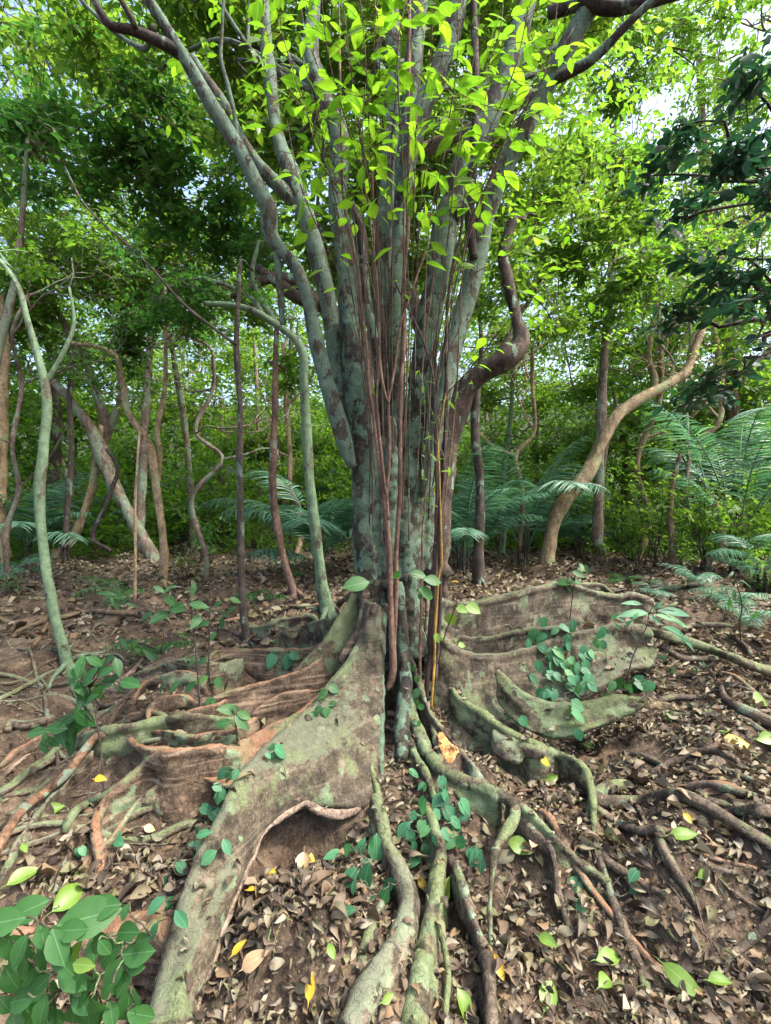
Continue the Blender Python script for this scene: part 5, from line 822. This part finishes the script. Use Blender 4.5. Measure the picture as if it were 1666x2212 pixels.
# ------------------------------------------------------------------ creepers, seedlings, saplings
def leaves_at(T, fr, pts, size, tpl, m, seed, Y=None, name="foliage", off=.02, hang=.6, stems=True, face=.8, ms=None, stemw=.0016, each=False):
    """pts in the frame; each leaf lies just off whatever surface is there, or at distance Y"""
    r = np.random.default_rng(seed + 700); pos = []; dr = []; nr = []; sz = []; C3 = []
    for p in pts:
        u, v = fr(p[0], p[1])
        if Y is None: c, nn = cast(u, v); c = c + nn * off * r.uniform(.5, 2.2)
        else: c = P(u, v, Y + r.normal(0, .03)); nn = np.array([0, -1, .3])
        s = (p[2] if len(p) > 2 else size) * SCALE[fr] / F * c[1] * (1.18 if name == 'foliage' else 1); a = p[3] if len(p) > 3 else r.uniform(-2.6, -.5)
        d = np.array([math.cos(a), r.normal(0, .25) - .15, math.sin(a) * hang * (1.2 if hang else 1)]); pos.append(c - d / np.linalg.norm(d) * s * .45); dr.append(d); nr.append(nn * face + np.array([r.normal(0, .3), -.35, .55])); sz.append(s * r.uniform(.85, 1.15)); C3.append(c)
    if each:
        for i in range(len(pos)): mb = MB(); put(mb, tpl, pos[i:i + 1], dr[i:i + 1], nr[i:i + 1], np.array(sz[i:i + 1])); mb.build(name, m, T)
    else: mb = MB(); put(mb, tpl, pos, dr, nr, np.array(sz), r.uniform(.85, 1.1, len(pos))); mb.build(name, m, T)
    if stems:
        mb = MB(); P0 = np.array(pos); used = [int(np.argmin(P0[:, 2]))]; rest = [i for i in range(len(P0)) if i != used[0]]
        while rest:
            dd = np.linalg.norm(P0[rest][:, None] - P0[used][None], axis=2); i, j = np.unravel_index(np.argmin(dd), dd.shape)
            if dd[i, j] < .5: a, b = P0[used[j]], P0[rest[i]]; tube(mb, np.c_[wander(a, b, 4, .08, r), np.full(4, stemw)], step=.03, seg=4)
            used.append(rest.pop(i))
        if mb.n: mb.build("stem", ms or M_rootd, T)
def creeper(label, fr, pts, size, seed, tpl=T_heart, m=M_teal, group="heart-leaved creepers on the roots", name="creeper", **kw):
    u, v = fr(pts[0][0], pts[0][1]); c, _ = cast(u, v) if kw.get('Y') is None else (P(u, v, kw['Y']), 0); T = thing(name, label, "creeper" if name == "creeper" else "seedling", c, group); leaves_at(T, fr, pts, size, tpl, m, seed, **kw); return T
def scatter(n, u0, u1, v0, v1, seed, s=None):
    r = np.random.default_rng(seed); t = r.random(n); return [(u0 + (u1 - u0) * q + r.normal(0, (u1 - u0) * .12), r.uniform(v0, v1)) for q in t]
creeper("dense cluster of teal heart-shaped leaves hanging over the central front root", k4, [(570, 15, 56), (640, 10, 50), (700, 30, 70), (650, 60, 50), (745, 40, 50), (690, 95, 60), (750, 100, 60), (715, 140, 90), (660, 200, 90), (785, 190, 80), (835, 160, 90), (830, 220, 60), (715, 240, 60), (780, 260, 90), (820, 280, 70), (675, 320, 70), (610, 330, 80), (570, 310, 60), (600, 290, 60), (835, 345, 80), (755, 370, 96), (655, 400, 60), (545, 390, 66), (590, 460, 80), (620, 215, 60), (590, 235, 60), (700, 350, 50), (900, 410, 60), (885, 480, 90), (955, 500, 80), (640, 260, 60), (740, 310, 60)], 70, 1, off=.035)
creeper("clump of large oval dark leaves left of the central front roots", k4, [(125, 465, 110, 2.8), (200, 440, 100, 1.4), (270, 440, 90, 1.3), (338, 430, 120, 1.6), (150, 595, 120, -2.2), (265, 615, 130, -1.8), (285, 520, 110, -2.9), (350, 680, 150, -2.2), (200, 535, 80), (415, 725, 120, -1.9), (272, 785, 60), (180, 770, 90, -3), (455, 330, 100, 1), (395, 380, 70), (240, 700, 60)], 100, 2, tpl=T_oval, off=.05, name="seedling", group="seedlings between the roots")
creeper("trail of rounded leaves on the ridge of the broad front buttress", k2, [(1230, 1535, 90, .6), (1170, 1590, 90, 2.5), (1312, 1592, 90, -1), (1235, 1650, 100), (1130, 1625, 80), (1110, 1680, 90), (1190, 1500, 50), (1090, 1760, 90), (1000, 1830, 80)], 90, 3, tpl=T_oval, off=.025)
creeper("small cluster of leaves in the crook between the brown root and the broad buttress", k2, [(1350, 1125, 60, 1.5), (1390, 1150, 60), (1310, 1200, 70), (1285, 1240, 60), (1330, 1300, 70), (1280, 1350, 80), (1230, 1338, 60), (1352, 1275, 60), (1405, 1215, 50), (1360, 1190, 60), (1330, 1240, 50)], 60, 4, off=.03)
creeper("sprig of heart leaves high on the broad buttress ridge", k1, [(548, 915, 50), (580, 958, 60), (655, 905, 60), (560, 1000, 30), (520, 1010, 40), (528, 1070, 60), (592, 1085, 60), (648, 1008, 40), (500, 1100, 40)], 50, 5, m=M_gloss, off=.02)
creeper("small sprout sitting on the ridge of the broad front buttress", k1, [(225, 1320, 60), (262, 1370, 90), (180, 1388, 50), (270, 1325, 60), (215, 1385, 40)], 60, 6, off=.02)
creeper("single file of leaves on the narrow ridge below the dark canes", k1, [(1272, 780, 70, 0), (1230, 830, 50), (1246, 920, 60), (1252, 980, 60), (1290, 1012, 50), (1222, 1140, 44), (1250, 1172, 50), (1205, 750, 40)], 50, 7, m=M_gloss, off=.02)
pts = scatter(46, 590, 880, 300, 620, 61) + [(620, 330, 50), (600, 325, 50), (690, 310, 44), (760, 330, 40), (650, 300, 50), (705, 425, 60), (640, 370, 50), (780, 520, 60), (772, 580, 60), (850, 560, 60), (845, 525, 50), (715, 470, 50), (830, 490, 44), (965, 560, 50), (1000, 575, 50), (1060, 565, 60), (1090, 575, 60), (1110, 600, 50), (1030, 600, 50), (940, 560, 44), (800, 660, 60), (806, 735, 60), (797, 775, 44), (815, 790, 40)]
creeper("wide curtain of heart-shaped leaves over the right buttress face", k3, pts, 42, 8, off=.03)
creeper("pair of teal leaves in the hollow of the right buttresses", k3, [(520, 742, 60, 2.6), (565, 745, 44, -1), (480, 715, 24), (460, 705, 20)], 50, 9, off=.03)
creeper("few heart leaves on the eroded bank below the long green root", k4, [(1500, 615, 70), (1552, 670, 60), (1618, 672, 80), (1548, 745, 70), (1700, 690, 60), (1880, 560, 80), (1880, 640, 60)], 70, 10, off=.02)
creeper("small leaf tuft dangling on the far right root", k3, [(1168, 456, 34), (1220, 500, 34), (1350, 480, 34), (1340, 508, 30), (1150, 385, 34), (1165, 360, 30)], 30, 11, off=.02)
creeper("two leaves hanging over the straight left buttress", k1, [(240, 580, 30, 1.6), (232, 690, 90, -1.9), (345, 700, 80, -1.7), (395, 665, 80, -.6)], 80, 12, off=.02)
creeper("little three-leaved seedling on the bare bank at left", k2, [(655, 1600, 70, -2), (690, 1560, 50, 1.5), (720, 1575, 60, 0), (490, 1640, 50), (455, 1620, 50, 2.6)], 60, 13, off=.04, name="seedling", group="seedlings between the roots")
# big leaves at the trunk
TL = thing("trunk_sprout", "wide glossy leaves on thin stalks sprouting from the foot of the giant's trunk", "sprout", P(860, 1280, 2.95))
leaves_at(TL, k1, [(812, 165, 215, 2.9 + .35), (1085, 105, 80, 1.3), (1235, 100, 130, -.1), (1335, 140, 140, -.2), (1290, 225, 150, -.7), (1250, 250, 60, -1.5)], 100, T_oval, M_gloss, 20, Y=2.92, hang=.5, ms=M_rootd, stemw=.0022, face=.9, name="leaf", each=True)
TL = thing("trunk_sprout", "thin dark shoot with small pale heart leaves in the right root cleft", "sprout", P(950, 1420, 2.9)); mb = MB(); tube(mb, trace(k1, [(1375, 720, 8, 2.95), (1430, 500, 9, 2.9), (1490, 340, 8, 2.86), (1530, 200, 6, 2.84)]), step=.03, seg=5); mb.build("stem", M_lianad, TL)
leaves_at(TL, k1, [(1463, 410, 90, -1.5), (1370, 540, 60, -1.2), (1542, 340, 80, -.5), (1620, 335, 100, -.6), (1540, 590, 50, -.3), (1500, 560, 30)], 70, T_heart, M_fallen, 21, Y=2.86, stems=False, name="leaf", each=True)
# saplings
def sapling(label, stem, fr, pts, size, seed, Y, tpl=T_leaf, m=M_gloss, w=10, group="saplings standing among the roots"):
    T = thing("sapling", label, "sapling", P(*fr(stem[0][0], stem[0][1]), Y), group); mb = MB(); c = trace(fr, [(p[0], p[1], w * (1 - .6 * i / len(stem)), Y) for i, p in enumerate(stem)]); tube(mb, c, step=.03, seg=6, bump=.08)
    r = np.random.default_rng(seed)
    for p in pts:
        e = P(*fr(p[0], p[1]), Y + r.normal(0, .05)); s = c[np.argmin(np.linalg.norm(c[:, :3] - e, axis=1), axis=0), :3]; mid = (s + e) / 2 + [0, 0, .02]
        if np.linalg.norm(e - s) > .02: tube(mb, np.c_[[s, mid, e], [.003, .002, .0015]], step=.04, seg=4)
    mb.build("stem", M_bgdark, T); leaves_at(T, fr, pts, size, tpl, m, seed, Y=Y, stems=False, hang=.35, face=.35); return T
sapling("tallest sapling among the left buttresses, two big leaves near its top", [(1188, 880), (1186, 700), (1172, 500), (1160, 350), (1140, 200), (1125, 60)], k2, [(1060, 168, 110, 2.9), (1182, 148, 110, -.2), (1150, 55, 70, 1.5), (1000, 55, 90), (940, 50, 60), (960, 212, 110), (1170, 240, 90), (1210, 260, 80), (870, 215, 80), (1010, 120, 90), (1150, 478, 70), (1200, 485, 70), (1110, 465, 50), (1130, 635, 90), (1035, 635, 90), (1205, 590, 70), (960, 640, 60), (1155, 800, 80), (1180, 885, 60), (1240, 722, 60), (1190, 960, 60), (1140, 930, 50), (1210, 885, 50), (1270, 720, 50), (1120, 790, 70)], 80, 31, 2.85, w=14)
sapling("thin dark sapling stem beside the tallest left one, with sparse small leaves", [(1250, 625), (1243, 450), (1247, 250), (1248, 30)], k2, [(1300, 610, 90, -1.2), (1270, 600, 50), (1340, 640, 60), (1400, 120, 70), (1330, 200, 60), (1320, 250, 60), (1270, 330, 50), (1380, 175, 60), (1300, 140, 50), (1230, 170, 50)], 60, 32, 3.2, w=12)
sapling("bushy sapling on the left bank with broad leaves above a yellow fallen leaf", [(622, 1340), (612, 1150), (592, 950), (570, 800), (530, 640)], k2, [(440, 560, 90), (480, 500, 100), (560, 480, 100), (600, 520, 110), (650, 470, 90), (700, 510, 100), (760, 610, 110, 0), (620, 620, 130), (680, 580, 120), (540, 560, 110), (460, 620, 110), (500, 690, 100), (600, 710, 110), (420, 600, 80), (520, 610, 90), (580, 650, 90), (700, 640, 80), (640, 540, 90), (480, 650, 100), (550, 700, 70), (500, 560, 90)], 90, 33, 2.5, w=14)
sapling("lower leafy sapling leaning over the left bank", [(545, 840), (500, 780), (440, 800)], k2, [(220, 905, 120, 3.4), (340, 880, 110, 2.8), (300, 960, 90), (270, 940, 90), (410, 900, 150, -1.4), (430, 940, 140, -1.6), (500, 820, 150, -1.3), (400, 830, 110), (360, 920, 100), (260, 980, 70), (470, 870, 110), (450, 800, 90)], 100, 34, 2.6, w=12)
sapling("little four-leaved sapling behind the dark brown root", [(1412, 960), (1404, 880), (1396, 810)], k2, [(1362, 770, 110, 2.2), (1442, 850, 120, -1.1), (1330, 850, 90, 3.3), (1445, 800, 70), (1400, 760, 40)], 90, 35, 2.7, w=10)
sapling("fern-leaved seedling at the ochre-stained tree's foot", [(960, 430), (975, 340), (940, 220)], k2, [(850, 390, 90), (800, 380, 80), (900, 450, 110, -1), (940, 480, 70), (980, 470, 70), (760, 370, 80), (730, 365, 80), (830, 430, 70), (700, 100, 90, 2.5), (650, 80, 80, 2.4), (740, 120, 90), (780, 145, 70, -.4), (680, 130, 80), (720, 70, 60)], 80, 36, 3.6, tpl=T_long, w=8)
sapling("seedling with long bluish leaves fanned over the right buttress", [(1020, 555), (1040, 450), (1075, 370), (1110, 290), (1118, 240)], k3, [(1068, 235, 110, 2.9), (1050, 190, 90, 2.6), (1158, 205, 50, 1.2), (1230, 228, 140, .05), (1215, 260, 120, -.4), (1265, 330, 170, -.75), (1300, 370, 120, -.95), (1140, 260, 60, -.8), (1060, 250, 50), (960, 250, 40), (990, 265, 40), (1030, 280, 40), (970, 290, 36)], 90, 37, 2.75, tpl=T_long, m=M_teal, w=8)
sapling("thin sapling with feathery leaves rising behind the winding back buttress", [(763, 270), (772, 190), (785, 80), (795, 10)], k3, [(780, 95, 60, 0), (740, 100, 60, 3), (800, 60, 50), (815, 30, 50), (760, 130, 40), (840, 40, 40)], 44, 38, 4.3, w=7)
sapling("seedling with pointed leaves on the right forest floor", [(1530, 360), (1525, 280), (1535, 200), (1500, 60)], k3, [(1560, 210, 50), (1500, 150, 50), (1490, 60, 40), (1550, 100, 50), (1580, 60, 40), (1520, 250, 50), (1600, 240, 60), (1480, 200, 60)], 50, 39, 4.0, tpl=T_long, w=7)
# bottom-left plant close to the lens
T = thing("broadleaf_plant", "large-leaved dark green plant filling the bottom left corner", "plant", P(110, 2250, 1.15))
bl = [(60, 1965, 150, 3.3), (15, 1990, 130, 3), (180, 1985, 190, .1), (215, 1960, 120, .3), (150, 2010, 110, .2), (270, 2015, 110, .6), (290, 2060, 120, .4), (200, 2050, 80), (35, 2060, 110, -1.9), (80, 2080, 110, -1.2), (130, 2060, 90), (250, 2110, 110, -1.3), (205, 2115, 100, -2.2), (175, 2140, 120, -2.3), (110, 2140, 110, -2.6), (50, 2160, 110, -2.8), (20, 2110, 100), (65, 2200, 120, -2), (10, 2170, 80), (160, 2190, 100, -1.8), (210, 2175, 110, -1.4), (240, 2190, 90, -1.2), (120, 2200, 90), (30, 2215, 100), (230, 2140, 70), (90, 2020, 90), (0, 2030, 100), (290, 2090, 80, .2), (270, 1970, 60)]
bl = [(b[0], b[1], (b[2] if len(b) > 2 else 90) * .6, *b[3:]) for b in bl] + [(20 + 31 * i % 290, 2000 + 67 * i % 205, 46 + 12 * (i % 4)) for i in range(34)]
leaves_at(T, D, bl, 100, T_oval, M_gloss, 41, Y=1.28, hang=.6, stemw=.003, ms=M_rootg, face=.6, name="leaf", each=True)
leaves_at(T, D, [(155, 2065, 60, 1.2), (175, 2085, 50, .2), (150, 2090, 50, -2)], 60, T_leaf, M_fallen, 42, Y=1.24, name="young_leaf", stems=False, each=True)
creeper("sprig of leaves by the big root at lower left", D, [(355, 1965, 44), (340, 1985, 40), (395, 1990, 36), (370, 1950, 30), (340, 2020, 40)], 40, 43, tpl=T_oval, off=.03, name="seedling", group="seedlings between the roots")

# ------------------------------------------------------------------ leaf litter
def litter():
    r = np.random.default_rng(77)
    base_t = []
    for s in range(9):
        v, q, a = leaf_tpl(r.uniform(.36, .62), .45, 5, fold=r.uniform(-1.2, 1.4), droop=r.uniform(-.5, .6), curl=r.uniform(.08, .2)); v = v + np.c_[np.zeros(len(v)), r.normal(0, .022, len(v)), r.normal(0, .03, len(v))]; base_t.append((v, q, a))
    mb = MB()
    def lay(n, xr, yr, Lr, dens):
        x = r.uniform(*xr, n); y = r.uniform(*yr, n); d = dens(x, y); k = r.random(n) < d; x, y = x[k], y[k]; z = g(x, y); e = .02
        nx = -(g(x + e, y) - z) / e; ny = -(g(x, y + e) - z) / e; m = len(x); nn = np.stack([nx, ny, np.ones(m)], 1) + r.normal(0, .38, (m, 3)); az = r.uniform(0, 6.28, m); d3 = np.stack([np.cos(az), np.sin(az), r.normal(0, .15, m)], 1); L = r.uniform(*Lr, m) * r.choice([.7, 1, 1.15], m)
        pos = np.stack([x, y, z + r.uniform(.002, .018, m)], 1)
        if yr[1] < 5:
            keep = np.ones(m, bool)
            for i in range(m):
                h = BV.ray_cast(Vector((x[i], y[i], ZC + .2)), Vector((0, 0, -1)), 4)
                if h[0] is not None and h[0][2] > z[i] + .012: keep[i] = (h[0][2] > z[i] + .03 and r.random() < .06); pos[i, 2] = h[0][2] + .008
            x, y, z, nn, d3, L, pos = x[keep], y[keep], z[keep], nn[keep], d3[keep], L[keep], pos[keep]; m = len(x)
        w_ = r.uniform(.6, 1.2, m); c = r.integers(0, 9, m)
        for j in range(9):
            s = c == j
            if s.any(): put(mb, base_t[j], pos[s], d3[s], nn[s], L[s], w_[s])
    pn = lambda x, y: .5 + .5 * np.sin(2.3 * x + 1.1 * np.sin(3.1 * y)) * np.sin(2.9 * y - 1.7 * x + 1)
    def dn(x, y):
        right = np.clip((x - .25) * 2.2, 0, 1) ; leftb = np.clip((-x - .2) * 2, 0, 1); q = pn(x * 1.6, y * 1.6)
        fr_ = np.clip((2.35 - y) * 2, 0, 1)
        return np.clip(right * (.45 + .6 * q) + (1 - right) * (.3 + .6 * q * fr_ + .25 * q) - leftb * np.clip((y - 2.2) * 1.2, 0, .25), .04, 1)
    lay(34000, (-2.8, 3.2), (1.0, 4.2), (.02, .055), dn); lay(9000, (-1.5, 3.2), (1.7, 4.0), (.045, .085), dn); lay(2500, (-1.5, 3.2), (1.0, 1.8), (.035, .06), dn); lay(20000, (-7, 7), (4.0, 9.5), (.06, .12), lambda x, y: .35 + .55 * pn(x, y)); lay(9000, (-12, 12), (9, 16), (.1, .18), lambda x, y: np.full(len(x), .6))
    o = mb.build("leaf_litter", M_litter); tag(o, "dry brown and grey fallen leaves strewn over the forest floor", "leaf litter", None, "stuff")
    mb = MB(); n = 7000; x = r.uniform(-2.6, 3.2, n); y = r.uniform(1.0, 4.6, n); z = g(x, y); b = np.array([(1, 0, 0), (0, 1, 0), (-1, 0, 0), (0, -1, 0), (0, 0, 1), (0, 0, -1)], float)
    V = (b[None] * r.uniform(.5, 1.2, (n, 6, 1)) + r.normal(0, .2, (n, 6, 3))) * (r.uniform(.002, .011, n) ** 1.0)[:, None, None] + np.stack([x, y, z + .001], 1)[:, None]
    mb.add(V.reshape(-1, 3), None, (np.array([(0, 1, 4), (1, 2, 4), (2, 3, 4), (3, 0, 4), (1, 0, 5), (2, 1, 5), (3, 2, 5), (0, 3, 5)])[None] + (np.arange(n) * 6)[:, None, None]).reshape(-1, 3))
    o = mb.build("soil_crumbs", M_soil); tag(o, "crumbs and clods of loose reddish-brown soil", "soil", None, "stuff")
    # twigs and clods
    mb = MB()
    for i in range(900):
        x, y = r.uniform(-3, 3.6), r.uniform(1.2, 7); a = r.uniform(0, 6.28); L = r.uniform(.05, .3); x2, y2 = x + math.cos(a) * L, y + math.sin(a) * L; h = r.uniform(.0015, .004); tube(mb, [(x, y, float(g(x, y)) + h, h), ((x + x2) / 2 + r.normal(0, .01), (y + y2) / 2 + r.normal(0, .01), float(g((x + x2) / 2, (y + y2) / 2)) + h * 3, h), (x2, y2, float(g(x2, y2)) + h + r.uniform(0, .02), h * .6)], step=.04, seg=4)
    o = mb.build("ground_twigs", M_twig); tag(o, "small dry twigs scattered over the soil", "twigs", None, "stuff")
litter()
FL = [("bright yellow fallen leaf caught on the left sapling's stem", 217, 1683, 24, M_fallen2, 0, "Y2.45"), ("upright yellow fallen leaf near the bottom edge, left of the thick front roots", 673, 2133, 44, M_fallen2, 1.5), ("orange-yellow fallen leaf on the litter inside the broad buttress", 527, 2056, 34, M_fallen2, .8), ("round yellow fallen leaf on the litter below the arch", 546, 1941, 22, M_fallen2, 0), ("small yellow-green fallen leaf just under the buttress arch", 590, 1896, 20, M_fallen2, 0),
    ("tan fallen leaf on the bare bank, left of the broad buttress", 320, 1799, 24, M_fallen3, 0), ("long yellow fallen leaf on the right litter", 1585, 1616, 52, M_fallen2, -.1), ("large lime-green heart-shaped fallen leaf on the lower right litter", 1312, 2080, 64, M_fallen, .2), ("bright green folded fallen leaf near the bottom edge at right", 1182, 2166, 60, M_fallen, 1.0), ("green fallen leaf standing at the bottom edge right of the thick roots", 992, 2190, 60, M_fallen, -1.2), ("ribbed green fallen leaf under the bent green root", 1125, 1835, 52, M_fallen, -.4),
    ("curled green fallen leaf on the litter right of the dark front root", 1190, 2052, 40, M_fallen, -.6), ("green fallen leaf by the dark right-hand roots", 1478, 1814, 56, M_fallen, 0), ("green fallen leaf on the dark soil at right", 1514, 1892, 32, M_fallen, .4), ("half-buried green fallen leaf on the soil at centre left", 720, 2068, 30, M_fallen, -1), ("slim yellow fallen leaf beside the dark front root", 1078, 2096, 46, M_fallen2, -1.2), ("yellowish fallen leaf at the lower right centre", 1296, 2137, 40, M_fallen, .6), ("long pale green fallen leaf in the bottom right corner", 1480, 2130, 80, M_fallen, -.8), ("short pale green fallen leaf near the bottom right", 1560, 2142, 44, M_fallen, -.2),
    ("yellow-green fallen leaf under the long green root", 1172, 1648, 24, M_fallen2, -.7), ("dark green fallen leaf under the long green root", 1184, 1678, 32, M_fallen, .2), ("yellow-green fallen leaf below the snapped root end", 1271, 1618, 24, M_fallen, -.3), ("small green fallen leaf beside the snapped root end", 1440, 1555, 20, M_fallen, -1), ("green fallen leaf at the lower left, leftmost of the green ones", 50, 1906, 56, M_fallen, .8), ("small green fallen leaf on the left litter", 50, 1848, 22, M_fallen, -.6), ("long lime fallen leaf on the left litter", 145, 1950, 64, M_fallen, 1.0), ("lime fallen leaf behind the long lime one on the left", 160, 1895, 36, M_fallen, 1.0),
    ("green fallen leaf by the grey-green left root", 118, 1757, 40, M_fallen, .5), ("pinkish tan fallen leaf on the soil under the arch", 656, 1876, 44, M_fallen3, -1.5), ("yellow fallen leaf standing on the soil under the arch", 668, 1866, 30, M_fallen2, 1.5), ("round yellow fallen leaf on the forest floor right of the canes", 984, 1263, 16, M_fallen2, 0), ("bright green fallen leaf at the right edge of the litter", 1640, 1517, 44, M_fallen, 0), ("pale green fallen leaf at the right edge above the roots", 1650, 1602, 50, M_fallen, .1), ("green fallen leaf on the litter far right", 1560, 1586, 30, M_fallen, .2),
    ("green fallen leaf between the two thick front roots", 977, 1925, 42, M_fallen, 1.4), ("yellow-brown fallen leaf beside the leaf cluster", 918, 1918, 26, M_fallen2, -1), ("orange fallen leaf among the right-hand roots", 1485, 1778, 22, M_fallen2, -1.3), ("pale grey curled fallen leaf on the litter inside the broad buttress", 560, 2080, 60, M_fallen3, .5), ("pale oval fallen leaf beneath the bent green root", 1155, 1830, 28, M_fallen3, 1), ("green fallen leaf beside the leaves at bottom centre-left", 825, 2160, 30, M_fallen, .4)]
r = np.random.default_rng(88)
for e in FL:
    lb, u, v, s, m, a = e[:6]
    if len(e) > 6: c = P(u, v, float(e[6][1:])); nn = np.array([0, -.6, 1.])
    else: c, nn = cast(u, v); c = c + nn * .022 + np.array([0, -.005, .015])
    L = s / F * c[1] * 1.08; nrm = nn + np.array([r.normal(0, .12), -.55, .5]); nrm /= np.linalg.norm(nrm); xr = np.array([1., 0, 0]) - nrm * nrm[0]; xr /= np.linalg.norm(xr); yr = np.cross(nrm, xr); d = xr * math.cos(a) + yr * math.sin(a)
    T = thing("fallen_leaf", lb, "leaf", c, "fresh green and yellow fallen leaves"); tp = leaf_tpl(r.uniform(.42, .7), .4, 6, fold=r.uniform(.0, .5), droop=r.uniform(-.1, .25), curl=.03); mb = MB(); put(mb, tp, [c - d * L * .5], [d], [nrm], np.array([L])); o = mb.build("blade", m, T)
    mb = MB(); tube(mb, np.c_[[c - d * L * .5, c - d * L * .62 + [0, 0, .003], c - d * L * .72], [.0016, .0013, .001]], step=.01, seg=4); mb.build("stalk", m, T)
